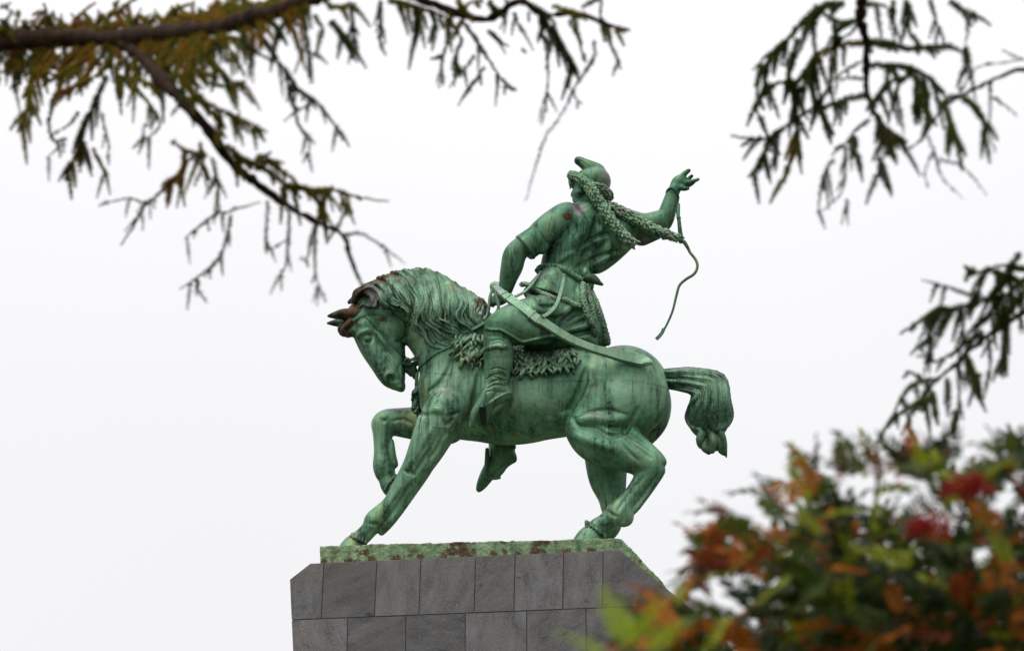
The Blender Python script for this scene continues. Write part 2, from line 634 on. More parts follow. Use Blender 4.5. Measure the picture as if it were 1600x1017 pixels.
# near fore leg
H.ell(700, 640, -.62, 32, 34, .34, 30, .12)          # upper arm
H.chain([(698, 640, -.62, 31), (684, 664, -.62, 31), (668, 698, -.60, 26), (653, 727, -.59, 20.5), (641, 748, -.58, 18.5), (629, 765, -.58, 15.5), (612, 789, -.57, 13), (596, 805, -.57, 14), (584, 816, -.57, 15)], .1, 6, sw=.85)
H.chain([(664, 735, -.56, 10), (648, 760, -.56, 9), (625, 795, -.56, 7.5), (607, 816, -.56, 8.5), (596, 832, -.56, 5)], .02, 5)
H.chain([(586, 814, -.57, 14), (576, 828, -.57, 12), (563, 841, -.57, 12.5)], .05, 4)
H.chain([(561, 842, -.57, 13.5), (552, 856, -.6, 19), (547, 868, -.64, 22)], .03, 4)
# far fore leg, lifted and folded
H.chain([(700, 664, .45, 30), (660, 662, .50, 25), (630, 660, .55, 20.5), (606, 659, .58, 17.5), (598, 664, .58, 16)], .1, 6, sw=.85)
H.chain([(598, 663, .58, 16), (598, 684, .56, 13.5), (598, 708, .54, 12.5), (599, 728, .52, 15), (603, 742, .52, 14)], .06, 5)
H.chain([(611, 690, .52, 5), (613, 712, .5, 6), (617, 726, .5, 5.5)], .03, 4)
H.chain([(604, 742, .52, 12), (608, 757, .5, 13), (617, 766, .5, 14), (626, 770, .5, 12)], .04, 5)
# head
H.ell(612, 515, -.02, 25, 32, .40, -20, .06)
H.ell(577, 512, 0, 25, 25, .39, 0, .06)
H.chain([(570, 512, 0, 21), (583, 541, 0, 20.5), (597, 567, 0, 17.5), (609, 587, 0, 16.5)], .06, 6, sw=.92)
H.chain([(612, 532, 0, 19), (620, 560, 0, 12.5), (622, 580, 0, 10), (622, 598, 0, 9.5)], .06, 6, sw=1.1)
H.ell(612, 592, 0, 17, 15, .30, 30, .05)
H.chain([(616, 600, 0, 9), (626, 602, 0, 7)], .03, 4, sw=1.6)
H.chain([(622, 604, 0, 7), (628, 607, 0, 4.5), (630, 600, 0, 3.5)], .02, 3, sw=2)
H.chain([(560, 500, 0, 24), (585, 480, 0, 26)], .1, 4, sw=.8)       # poll
for q_ in ([(556, 497, -.2, 6), (545, 506, -.28, 6), (537, 515, -.26, 5), (543, 525, -.2, 3.5)], [(556, 500, -.05, 7), (540, 508, -.08, 7), (532, 514, -.08, 5), (534, 523, -.06, 3)],
          [(558, 503, .1, 6), (542, 512, .1, 7), (538, 521, .05, 6)], [(555, 508, -.2, 5), (547, 517, -.22, 5), (545, 524, -.15, 4)]):
    H.chain(q_, .012, 5)                              # forelock
H.chain([(548, 522, -.1, 5), (556, 517, -.2, 5), (566, 516, -.25, 4)], .04, 4)
# ears
H.chain([(551, 492, -.22, 9), (538, 491, -.24, 8.5), (524, 492.5, -.25, 5.5), (511, 494, -.26, 1.3)], .03, 6)
H.chain([(552, 505, .2, 9), (534, 504, .22, 7), (522, 504.5, .22, 4.5), (510, 505, .22, 1.3)], .03, 6)
H.chain([(541, 497, -.40, 2.5), (528, 496, -.36, 2.6), (516, 495.3, -.32, 1)], .02, 4, 'sub')
# head modelling
H.ridge([c6(395, 380, 2.6), c6(430, 345, 3.0), c6(500, 320, 3.0), c6(540, 330, 2.4)], .04)
ew = H.surf(574.5, 529.5)
H.ell(574.5, 530, ew + .02, 8.5, 7.5, .09, 0, .03, 'sub')
H.ell(575, 530, ew + .05, 6.2, 5.6, .11, 0, .01)
H.ridge([c6(455, 400, 1.2), c6(480, 355, 1.5), c6(530, 345, 1.3)], .02)
H.ridge([c6(455, 430, 1.2), c6(500, 460, 1.4), c6(550, 420, 1.2)], .02)
H.groove([c6(560, 330), c6(620, 410), c6(690, 500), c6(715, 540)], 2.4, .04)
H.ridge([c6(590, 330, 2.5), c6(660, 420, 2.8), c6(720, 520, 2.0)], .05)
H.ridge([c6(690, 570, 2.5), c6(760, 660, 2.8), c6(790, 740, 2.2)], .05)
nw = H.surf(*c6(740, 800))
H.ell(*c6(735, 805), nw, 9, 9, .10, 0, .03)
H.ell(*c6(742, 812), nw - .08, 6.6, 6.0, .2, 20, .02, 'sub')
H.groove([c6(870, 650), c6(840, 700), c6(845, 760), c6(860, 860)], 1.6, .03)
H.groove([c6(800, 905), c6(840, 885), c6(890, 875)], 1.6, .015)
H.groove([c6(905, 160), c6(930, 260), c6(915, 360), c6(900, 420)], 3.2, .03)
H.groove([c6(800, 430), c6(870, 420), c6(910, 370)], 2.0, .04)
H.groove([c6(905, 150), c6(925, 260), c6(905, 390)], 3, .06)
# muscles and creases of trunk and legs
for g, r, k in [([c5(160, 330), c5(200, 375), c5(275, 385), c5(330, 418), c5(400, 408), c5(440, 350), c5(470, 290)], 2.6, .12),
                ([c5(160, 350), c5(235, 312), c5(330, 300), c5(425, 325)], 1.6, .06),
                ([c5(225, 110), c5(215, 170), c5(190, 230), c5(150, 300), c5(140, 345)], 4.5, .12),
                ([c5(405, 425), c5(450, 465), c5(500, 500), c5(535, 530)], 2.6, .05),
                ([c5(385, 440), c5(430, 500), c5(480, 545)], 2.0, .05),
                ([c5(500, 610), c5(450, 660), c5(400, 730), c5(370, 780)], 2.4, .05),
                ([c5(310, 760), c5(350, 790), c5(380, 800)], 2.0, .05),
                ([c3(205, 430), c3(190, 560), c3(175, 640), c3(150, 720)], 4.5, .12),
                ([c1(880, 620), c1(860, 730), c1(800, 830), c1(720, 900)], 3.0, .1),
                ([c4(480, 130), c4(520, 180), c4(545, 140)], 2.5, .06),
                ([c4(545, 170), c4(600, 130), c4(650, 175), c4(720, 160)], 3.0, .06),
                ([c4(625, 200), c4(650, 230), c4(690, 190)], 2.5, .05),
                ([c4(580, 250), c4(530, 340), c4(460, 430)], 2.4, .05),
                ([c4(600, 280), c4(545, 380), c4(500, 450), c4(460, 520)], 2.6, .05),
                ([c4(640, 270), c4(590, 370), c4(540, 430)], 2.0, .05),
                ([c4(400, 490), c4(440, 500), c4(470, 520)], 2.4, .05),
                ([c4(400, 590), c4(340, 680), c4(280, 770)], 2.4, .05),
                ([c4(210, 790), c4(260, 795)], 2.4, .04),
                ([c4(470, 530), c4(400, 635), c4(330, 735), c4(268, 818)], 3.0, .03),
                ([c5(560, 600), c5(500, 690), c5(430, 780)], 2.4, .03),
                ([c4(180, 880), c4(230, 810)], 2.0, .05),
                ([c4(330, 210), c4(400, 200), c4(470, 240)], 2.2, .05),
                ([c4(270, 190), c4(290, 210), c4(310, 190)], 2.0, .05),
                ([c3(640, 740), c3(720, 735), c3(790, 715)], 2.0, .06)]:
    H.groove(g, r * 1.2, k * .65)
for g, k in [([c5(200, 350, 6), c5(260, 345, 8), c5(330, 355, 8), c5(390, 345, 6)], .12),
             ([c5(180, 420, 6), c5(250, 450, 8), c5(340, 480, 8)], .12),
             ([c3(640, 735, 4), c3(720, 725, 5), c3(790, 705, 6)], .1),
             ([c4(560, 160, 6), c4(600, 150, 7), c4(640, 180, 6)], .08),
             ([c4(560, 260, 5), c4(500, 370, 5), c4(430, 470, 5)], .08),
             ([c4(640, 300, 5), c4(590, 400, 5), c4(530, 480, 5)], .08)]:
    H.ridge(g, k * .7, sink=.05)
# casting seams
seams = [([c3(720, 490), c3(820, 488), c3(900, 490), c3(960, 483), c3(1100, 486)], .9), ([c3(1150, 485), c3(1300, 498), c3(1440, 530)], .6),
         ([c3(900, 700), c3(960, 690), c3(1080, 688), c3(1230, 705)], .8), ([c1(690, 775), c1(800, 780), c1(870, 785)], .9),
         ([c1(920, 600), c1(890, 690), c1(865, 770)], .7), ([c4(555, 243), c4(600, 250), c4(655, 250)], 1.0)]
H.smooth(1)
H.clip_below(PLZ - .02)
stain_h = [(545, 490, -.2, 30, 0, .9), (560, 480, -.2, 24, 0, .7), (540, 515, -.1, 24, 0, .95), (535, 518, -.1, 16, 1, .6), (536, 510, -.1, 26, 2, .35), (560, 512, -.3, 16, 0, .5), (522, 494, -.2, 26, 2, .7), (520, 505, .2, 20, 2, .7),
           (600, 500, -.4, 13, 0, .5), (700, 610, -1, 30, 1, .5), (910, 618, -.9, 16, 0, .5), (950, 545, -.6, 50, 1, .6),
           (690, 668, -.8, 12, 0, .5), (940, 640, -1, 50, 1, .4), (1042, 727, -.7, 9, 2, .6), (588, 820, -.7, 7, 2, .6), (940, 805, -.9, 4, 2, .8),
           (700, 600, -1, 14, 0, .4), (725, 590, -1, 14, 0, .5), (600, 828, -.6, 9, 2, .5), (606, 580, -.3, 8, 1, .8)]
for g, r in seams:
    for q in H.on(g, 16):
        if random.random() < .75: stain_h.append((q[0], q[1] + random.uniform(-.5, .5), q[2], 1.5 * r + .4, 2, random.uniform(.2, .85)))
horse = H.mesh('horse', M_horse, statue, stain_h)

# coronet fringes above the hooves
def beads(name, pts, r, n, parent, w0=None):
    s = Sculpt(.016, min(p[0] for p in pts) - 12, min(p[1] for p in pts) - 12, max(p[0] for p in pts) + 12, max(p[1] for p in pts) + 14, w0 - .45, w0 + .45)
    c = catmull(pts, 10)
    idx = np.linspace(0, len(c) - 1, n)
    for t in idx:
        i = int(t); f = t - i; q = c[i] if i + 1 >= len(c) else c[i] * (1 - f) + c[i + 1] * f
        ww = H.surf(q[0], q[1])
        if ww is None or ww > w0 + .3: ww = w0
        j = random.uniform(-1.2, 1.2)
        rr_ = r * random.uniform(.55, .9)
        s.chain([(q[0] + 1.2, q[1] - r * 1.5, ww + .06, rr_), (q[0] + j * .3, q[1] - r * .2, ww - .03, rr_ * 1.1), (q[0] - .6 + j, q[1] + r * 1.2, ww - .05, rr_ * .8), (q[0] - 1.5 + j * 1.6, q[1] + r * random.uniform(1.8, 2.8), ww - .02, .4)], .008, 3)
    return s.mesh(name, M_hair, parent)


beads('hoof_fringe', [c4(105, 858), c4(140, 872), c4(185, 893)], 2.4, 12, horse, -.75)
beads('hoof_fringe', [c5(222, 826), c5(262, 845), c5(295, 868), c5(314, 890)], 2.2, 18, horse, -.95)
beads('hoof_fringe', [c4(292, 602), c4(310, 570), c4(340, 535), c4(366, 520)], 2.2, 14, horse, .30)

# ---- mane
MN = Sculpt(.02, 535, 405, 790, 575, -1.3, .9)
MN.chain([(562, 470, 0, 14), (585, 460, 0, 17), (622, 455, 0, 21), (662, 455, 0, 24), (700, 470, 0, 24), (735, 490, 0, 21), (760, 507, 0, 17)], .06, 5, sw=1.0)
MN.chain([(600, 470, -.28, 14), (640, 480, -.38, 26), (680, 490, -.45, 32), (720, 505, -.48, 30), (750, 520, -.45, 22)], .1, 5, sw=.7)
guides = [
    [c1(225, 300), c1(245, 240), c1(300, 235), c1(350, 270), c1(330, 330), c1(280, 320), c1(260, 345)],
    [c1(230, 270), c1(300, 215), c1(370, 230), c1(400, 290), c1(450, 340), c1(520, 345)],
    [c1(290, 205), c1(380, 185), c1(430, 240), c1(480, 300), c1(550, 330), c1(590, 390), c1(585, 440)],
    [c1(390, 150), c1(450, 165), c1(500, 220), c1(545, 290), c1(600, 340), c1(610, 400), c1(575, 470)],
    [c1(480, 115), c1(540, 150), c1(590, 220), c1(640, 290), c1(640, 360), c1(615, 420), c1(630, 480), c1(680, 520), c1(700, 580)],
    [c1(560, 100), c1(620, 140), c1(660, 210), c1(680, 300), c1(650, 370), c1(640, 440), c1(690, 500), c1(710, 560), c1(750, 600), c1(800, 610)],
    [c1(640, 92), c1(680, 140), c1(705, 220), c1(720, 310), c1(705, 390), c1(740, 440), c1(800, 470), c1(850, 500), c1(940, 540)],
    [c1(700, 95), c1(740, 150), c1(760, 240), c1(775, 340), c1(765, 420), c1(820, 440), c1(890, 470), c1(960, 520), c1(990, 530)],
    [c1(770, 118), c1(800, 190), c1(815, 280), c1(825, 370), c1(835, 440), c1(900, 480), c1(950, 540), c1(930, 570), c1(850, 575)],
    [c1(830, 148), c1(860, 220), c1(880, 300), c1(890, 380), c1(910, 430), c1(970, 460), c1(1010, 510), c1(1060, 520)],
    [c1(890, 185), c1(920, 250), c1(940, 320), c1(905, 390), c1(930, 440), c1(990, 470), c1(1020, 515)],
    [c1(950, 222), c1(985, 280), c1(1000, 340), c1(990, 400), c1(1020, 450), c1(1080, 470)],
    [c1(1010, 258), c1(1040, 310), c1(1030, 370), c1(1050, 410), c1(1090, 450)],
    [c1(1070, 295), c1(1080, 340), c1(1060, 390), c1(1085, 430)],
]


def resample(g, n=24):
    c = catmull(g, 8)
    L = np.r_[0, np.cumsum(np.linalg.norm(np.diff(c, axis=0), axis=1))]
    t = np.linspace(0, L[-1], n)
    return np.column_stack([np.interp(t, L, c[:, i]) for i in range(2)])


G = [resample(g) for g in guides]
strands = []
for i, g in enumerate(G):
    strands.append((g, 1.0))
    if i + 1 < len(G):
        for f in (.33, .67):
            q = g * (1 - f) + G[i + 1] * f
            ph, am = random.uniform(0, 6.28), random.uniform(.8, 2.6)
            t = np.linspace(0, 1, len(q))
            q = q + np.column_stack([np.sin(t * 9 + ph), np.cos(t * 7 + ph)]) * (am * t ** .7)[:, None]
            strands.append((q, random.uniform(.6, 1.0)))
order = sorted(range(len(strands)), key=lambda i: random.random())
base_w = {}
for q, wt in strands:
    ws = []
    for (x, y) in q:
        a = MN.surf(x, y); b = H.surf(x, y)
        c = [v for v in (a, b) if v is not None]
        ws.append(min(c) if c else np.nan)
    ws = np.array(ws)
    ok = ~np.isnan(ws)
    ws = np.interp(np.arange(len(ws)), np.where(ok)[0], ws[ok]) if ok.any() else np.full(len(ws), -.3)
    ker = np.ones(5) / 5
    ws = np.convolve(np.pad(ws, 2, 'edge'), ker, 'valid')
    base_w[id(q)] = ws
for q, wt in [strands[i] for i in order]:
    n = len(q); t = np.linspace(0, 1, n)
    lift = random.choice((-.04, .03, .10, .17)) * np.sin(t * 2.6 + .5) + .03
    r = wt * (3.4 + 2.6 * np.sin(np.clip(t * 1.15 + .12, 0, 1) * 3.14) ** .8) * np.where(t > .8, 1 - (t - .8) / .2 * .7, 1)
    MN.chain(np.column_stack([q, base_w[id(q)] - lift, r]), .006, 2)
# deep gaps between the locks
for i in range(len(G) - 1):
    for f in (random.uniform(.1, .3), random.uniform(.6, .85)):
        q = (G[i] * (1 - f) + G[i + 1] * f)[random.randint(3, 8):random.randint(16, 22)]
        ws = np.array([np.nan if (v := MN.surf(x, y)) is None else v for x, y in q])
        ok = ~np.isnan(ws)
        if ok.sum() < 5: continue
        ws = np.interp(np.arange(len(ws)), np.where(ok)[0], ws[ok])
        t = np.linspace(0, 1, len(q))
        MN.chain(np.column_stack([q, ws + .02, .3 + random.uniform(2.2, 3.6) * np.sin(t * 3.14) ** .7]), .012, 2, 'sub')
# fine hair over the locks
for i in range(len(G) - 1):
    for f in np.linspace(.04, .96, 6):
        q = G[i] * (1 - f) + G[i + 1] * f
        t = np.linspace(0, 1, len(q)); ph, am = random.uniform(0, 6.28), random.uniform(.6, 2.4)
        q = q + np.column_stack([np.sin(t * 10 + ph), np.cos(t * 8 + ph)]) * (am * t ** .6)[:, None]
        i0, i1 = random.randint(0, 5), random.randint(15, 24)
        q = q[i0:i1]
        ws = np.array([np.nan if (v := MN.surf(x, y)) is None else v for x, y in q])
        ok = ~np.isnan(ws)
        if ok.sum() < 6: continue
        ws = np.interp(np.arange(len(ws)), np.where(ok)[0], ws[ok])
        ws = np.convolve(np.pad(ws, 1, 'edge'), np.ones(3) / 3, 'valid')
        t = np.linspace(0, 1, len(q))
        MN.chain(np.column_stack([q, ws + .005, random.uniform(1.1, 1.7) * np.sin(np.clip(t * .9 + .08, 0, 1) * 3.14) ** .5]), .006, 2)
# crest ridge and the far locks that show over it
for i in range(26):
    f = i / 25
    cr = np.array([c1(215, 285), c1(300, 200), c1(420, 142), c1(540, 105), c1(690, 95), c1(800, 135), c1(950, 222), c1(1080, 300)])
    k_ = catmull(cr, 10); p = k_[int(f * (len(k_) - 1))]
    d = np.array([.5 - f * .2, 1.0])
    MN.chain([(p[0] - 5, p[1] + 5, .12, 3.2), (p[0], p[1] + 2.2, -.05, 4.0), (p[0] + 5 * d[0] + 4, p[1] + 8 * d[1], -.22, 3.2)], .012, 4)
mane = MN.mesh('mane', M_hair, horse, [(565, 455, -.2, 40, 0, 1.0), (595, 445, -.1, 34, 0, .75), (585, 462, -.4, 30, 1, .7), (625, 445, -.3, 24, 0, .5), (680, 500, -.6, 22, 1, .5), (700, 460, -.4, 20, 0, .45), (565, 465, -.3, 26, 2, .35), (575, 470, -.3, 30, 0, .85), (620, 430, 0, 30, 0, .6), (660, 425, 0, 24, 0, .55), (700, 440, 0, 26, 0, .5),
                                       (748, 480, -.3, 22, 0, .95), (755, 500, -.3, 18, 1, .9), (590, 480, -.3, 20, 1, .8), (690, 535, -.6, 26, 1, .7), (660, 530, -.5, 26, 1, .5),
                                       (745, 515, -.5, 24, 1, .6), (725, 530, -.6, 18, 0, .5), (640, 440, -.3, 20, 1, .5)])

# ---- tail
T = Sculpt(.02, 1025, 560, 1160, 725, -1.0, 1.0)
T.chain([(1034, 592, 0, 14), (1055, 593, 0, 15), (1080, 597, 0, 17), (1104, 608, 0, 24), (1108, 630, 0, 29), (1107, 650, 0, 33), (1108, 660, 0, 27)], .05, 6)
T.chain([(1108, 655, 0, 16), (1110, 672, 0, 12), (1112, 684, 0, 12)], .05, 4)
paths = []
for v in np.linspace(-1, 1, 12):
    paths.append([(1036, 592 + v * 13), (1060, 593 + v * 15), (1084 + 1 * v, 596 + v * 18 - 0), (1108 - v * 20, 604 + v * 16 - (1 - abs(v)) * 2), (1110 - v * 28, 628 + v * 2), (1108 - v * 34, 650), (1107 - v * 26, 669 - 2 * abs(v)), (1108 - v * 10, 674)])
for p in paths:
    c = catmull(p, 7)
    ws = []
    for q in c:
        s_ = T.surf(q[0], q[1]); ws.append(np.nan if s_ is None else s_)
    ws = np.array(ws); ok = ~np.isnan(ws)
    if not ok.any(): continue
    ws = np.interp(np.arange(len(ws)), np.where(ok)[0], np.minimum(ws[ok], .3))
    ws = np.convolve(np.pad(ws, 2, 'edge'), np.ones(5) / 5, 'valid')
    t = np.linspace(0, 1, len(c))
    j = np.cumsum(rng.normal(0, .25, len(c)))
    T.chain(np.column_stack([c[:, 0] + j - j[-1] * t, c[:, 1], ws + random.choice((-.06, .02, .08)), (1.9 + 3.4 * np.sin(t * 3.1) ** .8) * random.uniform(.75, 1.2)]), .006, 1)
for v in np.linspace(-.96, .96, 14):          # fine hair over the locks
    k_ = (v + 1) / 2 * (len(paths) - 1); i = min(int(k_), len(paths) - 2); f = k_ - i
    p = np.array(paths[i]) * (1 - f) + np.array(paths[i + 1]) * f
    c = catmull(p, 7)[random.randint(0, 12):random.randint(34, 48)]
    ws = np.array([np.nan if (s_ := T.surf(x, y)) is None else s_ for x, y in c])
    ok = ~np.isnan(ws)
    if ok.sum() < 6: continue
    ws = np.interp(np.arange(len(ws)), np.where(ok)[0], ws[ok])
    T.chain(np.column_stack([c, ws + .005, np.full(len(c), random.uniform(1.0, 1.6))]), .006, 1)
for p in paths[::2]:        # far side locks
    c = catmull(p, 4)
    T.chain(np.column_stack([c, np.full(len(c), .38), 3 + 2 * np.sin(np.linspace(0, 3.1, len(c)))]), .02, 1)
# the knot
for p in [[c5(800, 360, -.30, 5), c5(775, 400, -.38, 6), c5(760, 435, -.36, 6.5), c5(755, 462, -.3, 3.5)],
          [c5(810, 365, -.26, 5), c5(850, 400, -.3, 6), c5(870, 450, -.28, 5), c5(882, 520, -.2, 1.5)],
          [c5(800, 400, -.30, 6), c5(820, 440, -.36, 7.5), c5(815, 490, -.3, 5)],
          [c5(790, 420, -.22, 6), c5(780, 470, -.26, 6.5), c5(800, 498, -.22, 4)],
          [c5(830, 400, -.22, 6), c5(850, 450, -.26, 6), c5(855, 490, -.2, 4), c5(875, 510, -.15, 2)],
          [c5(840, 365, -.1, 6), c5(870, 375, -.1, 4)], [c5(770, 460, -.1, 8), c5(830, 470, 0, 8)]]:
    T.chain(p, .015, 5)
T.mesh('tail', M_hair, horse, [(1120, 585, 0, 30, 1, .4), (1094, 693, -.3, 6, 1, .9), (1130, 665, 0, 10, 0, .4)])


def zero_stain(me):
    a_ = me.color_attributes.new('stain', 'FLOAT_COLOR', 'POINT')
    a_.data.foreach_set('color', np.tile(np.array([0, 0, 0, 1], np.float32), len(me.vertices)))


# ---- ribbons: leather straps as real bands
def ribbon(name, P3, nrm, width, thick, mat, parent, taper=None):
    P3 = np.asarray(P3); nrm = np.asarray(nrm)
    tan = np.gradient(P3, axis=0); tan /= np.linalg.norm(tan, axis=1)[:, None] + 1e-9
    V, F = [], []
    n = len(P3)
    for i in range(n):
        b = np.cross(tan[i], nrm[i]); b /= np.linalg.norm(b) + 1e-9
        nn = np.cross(b, tan[i])
        wd = width * (1 if taper is None else taper[i]) / 2
        for (u, v) in ((-1, 0), (-.8, 1), (.8, 1), (1, 0), (1, -.6), (-1, -.6)):
            V.append(P3[i] + b * wd * u + nn * thick * v)
    for i in range(n - 1):
        for j in range(6):
            k = (j + 1) % 6
            F.append((i * 6 + j, i * 6 + k, i * 6 + 6 + k, i * 6 + 6 + j))
    F.append(tuple(range(5, -1, -1))); F.append(tuple(range((n - 1) * 6, n * 6)))
    bm = bmesh.new()
    vs = [bm.verts.new(v) for v in V]
    for f in F: bm.faces.new([vs[i] for i in f])
    bmesh.ops.recalc_face_normals(bm, faces=bm.faces)
    me = bpy.data.meshes.new(name); bm.to_mesh(me); bm.free()
    me.materials.append(mat)
    o = bpy.data.objects.new(name, me); COL.objects.link(o); o.parent = parent
    zero_stain(me)
    return o


def strap_on(name, S_, pts, width_px, parent, thick=.035, mat=None, n=8, default=-.4):
    q = S_.on(pts, n, 0, default)
    P3 = np.array([SF.P(*v[:3]) for v in q])
    nr = np.array([S_.normal(p) for p in P3])
    for _ in range(3):
        nr[1:-1] = (nr[:-2] + nr[1:-1] * 2 + nr[2:]) / 4
    nr /= np.linalg.norm(nr, axis=1)[:, None] + 1e-9
    return ribbon(name, P3, nr, width_px * SF.scale(P3[0]), thick, mat or M_rider, parent)


def strap_free(name, pts, width_px, parent, thick=.03, mat=None, nrm=(0, -1, 0), n=8):
    c = catmull(pts, n)
    P3 = np.array([SF.P(*v[:3]) for v in c])
    return ribbon(name, P3, np.tile(np.array(nrm, float), (len(P3), 1)), width_px * SF.scale(P3[0]), thick, mat or M_rider, parent)


strap_on('cheek_strap', H, [c6(490, 160), c6(560, 230), c6(640, 310), c6(720, 400), c6(800, 490), c6(860, 560), c6(910, 620)], 6.0, horse)
strap_on('browband', H, [c6(345, 220), c6(370, 195), c6(430, 160), c6(490, 140)], 5.0, horse, n=5)
strap_on('crown_strap', H, [c6(490, 140), c6(560, 130), c6(660, 130), c6(760, 155), c6(850, 210), c6(900, 270)], 5.0, horse, n=5)
hw_ = H.surf(*c6(890, 620), default=-.2)
strap_free('rein', [(*c6(935, 635), hw_ - .05), (*c6(1000, 610), hw_ - .12), (*c6(1060, 565), hw_ - .3), c1(720, 610, -.62), c1(790, 560, -.78), c1(900, 520, -.86), c1(1000, 490, -.9), c1(1090, 440, -.85), c1(1150, 400, -.8)], 5.0, horse, mat=M_hair)
BT = Sculpt(.016, 620, 550, 660, 600, -.8, .6)
BT.ell(*c6(925, 635), hw_ - .06, 5.5, 5.5, .09, 0, .01)
BT.ell(*c6(925, 635), hw_ - .15, 2.6, 2.6, .09, 0, .01, 'sub')
BT.chain([(*c6(890, 665), hw_ - .04, 3), (*c6(940, 680), hw_ - .03, 3), (*c6(985, 660), hw_, 2.2)], .02, 4)
for a, b in (((930, 690), (960, 790)), ((960, 680), (1000, 820)), ((985, 690), (1020, 800)), ((920, 700), (930, 760)), ((1000, 670), (1050, 640))):
    BT.chain([(*c6(*a), hw_ + .1, 4), (*c6((a[0] + b[0]) / 2, (a[1] + b[1]) / 2), hw_ + .12, 4.5), (*c6(*b), hw_ + .12, 2)], .02, 4)
BT.mesh('bit', M_hair, horse, [(640, 580, -.2, 20, 2, .5)])
strap_on('breast_strap', H, [c1(905, 585), c1(840, 610), c1(760, 650), c1(700, 700), c1(660, 740), c1(648, 800), c1(645, 860)], 3.4, horse, n=6)
strap_on('girth', H, [c7(300, 730), c7(290, 800), c7(300, 900), c7(310, 960), c7(315, 1015)], 13, horse, n=6, default=-.5, thick=.055)
TS = Sculpt(.018, 634, 600, 662, 655, -.7, .7)
for i in range(22):
    y = 608 + i * 1.6; j = random.uniform(-2.2, 2.2)
    TS.chain([(651 + j, y - 2, -.25 + random.uniform(-.1, .1), 2.2), (647 + j, y + 2, -.30 + random.uniform(-.1, .1), 2.8), (644.5 + j * 1.3, y + 5, -.28, 1.0)], .006, 3)
TS.chain([(652, 575, -.3, 1.8), (650, 600, -.3, 2.2), (653, 640, -.25, 4), (656, 654, -.2, 3)], .02, 4)
TS.mesh('breast_tassel', M_hair, horse, [(645, 625, -.2, 30, 2, .6)])

# ---- shaggy saddle blanket
BL = Sculpt(.015, 700, 505, 915, 610, -1.6, -.2)
tufts = []
for row in range(6):
    for i in range(30):
        x = 801 + 99 * (i + (row % 2) * .5 + random.uniform(-.45, .45)) / 30
        y = 540 - (x - 802) * .10 + row * 7.2 + random.uniform(-2.5, 2.5)
        if y > 578 + 4 * math.sin(x * .35) - max(0, x - 888) * 1.4: continue
        tufts.append((x, y, random.uniform(-4, 4) + max(0, x - 882) * .3, random.uniform(14, 20), row))
    for i in range(16):
        x = 717 + 46 * (i + (row % 2) * .5 + random.uniform(-.45, .45)) / 16
        y = 522 + row * 7.0 + random.uniform(-2.5, 2.5)
        if y > 557 + 6 * math.sin(x * .4 + 1) - max(0, 728 - x) * 1.4: continue
        tufts.append((x, y, -3 - max(0, 742 - x) * .4 + random.uniform(-4, 4), random.uniform(14, 21), row))
BL.chain([(x_, 552 - (x_ - 800) * .06, H.surf(x_, 555) + .16, 9) for x_ in (812, 830, 850, 868)], .05, 4, sw=.5)
tufts.sort(key=lambda t: -t[1])
for (x, y, dx, ln, row) in tufts:
    wv = H.surf(x, y); wv2 = H.surf(x + dx, y + ln)
    if wv is None: continue
    if wv2 is None: wv2 = wv
    up_ = random.choice((.0, .04, .09, .14))
    b_ = random.choice((-1, 1)) * random.uniform(1.5, 4.0)
    r_ = random.uniform(1.7, 2.7)
    BL.chain([(x, y, wv - .02, r_ * .8), (x + dx * .3 + b_, y + ln * .3, wv - .05 - up_, r_ * 1.15), (x + dx * .65 - b_ * .5, y + ln * .65, wv2 - .05 - up_ * .9, r_), (x + dx - b_ * .8, y + ln * .9, wv2 - .03 - up_ * .5, r_ * .6), (x + dx - b_ * .2, y + ln, wv2 - .02, .5)], .003, 3)
blanket = BL.mesh('saddle_blanket', M_fur, horse, [(885, 585, -1.1, 10, 0, .45), (890, 545, -1.1, 14, 1, .6), (820, 560, -1.1, 25, 1, .4), (735, 545, -1.1, 25, 1, .4)])

# ---- rider: one continuous clothed body
K = Sculpt(.024, 728, 258, 1102, 700, -1.85, 1.3)
K.chain([(876, 432, -.05, 31), (888, 405, -.03, 38), (908, 376, 0, 45), (926, 350, 0, 40)], .1, 6, sw=.72)
K.ell(926, 362, 0, 58, 36, .50, 14, .1)
K.chain([(930, 412, 0, 16), (953, 392, .03, 18), (974, 370, .08, 19), (980, 352, .12, 22)], .1, 6, sw=1.1)
K.ell(886, 337, -.28, 24, 19, .40, 0, .1)
K.ell(978, 350, .15, 22, 20, .40, 0, .1)
K.ell(928, 333, 0, 36, 14, .36, 4, .12)
K.chain([(928, 330, -.02, 13), (920, 312, -.04, 11.5), (917, 300, -.05, 12)], .06, 5)
# head
K.ell(914, 294, -.04, 19, 19, .30, 0, .05)
K.ell(906, 302, -.06, 12, 16, .24, 8, .05)
K.chain([(900, 312, -.07, 6), (905, 314, -.1, 5.5), (914, 309, -.12, 5)], .04, 4)
K.chain([(895.5, 298, -.07, 2.0), (893.6, 305, -.07, 2.2), (896, 307.5, -.07, 1.8)], .02, 4)
K.ell(897, 311.5, -.07, 2.6, 1.2, .10, 0, .01)
K.ell(897.5, 314.0, -.07, 2.4, 1.1, .10, 0, .01)
K.ell(899, 318.0, -.07, 3.2, 2.4, .10, 0, .02)
K.ell(894.5, 293.5, -.2, 3.2, 2.6, .12, 0, .03, 'sub')
K.ell(895, 290, -.1, 3.5, 1.8, .2, 0, .03)
K.ell(907, 300, -.28, 6, 5, .1, 0, .06)
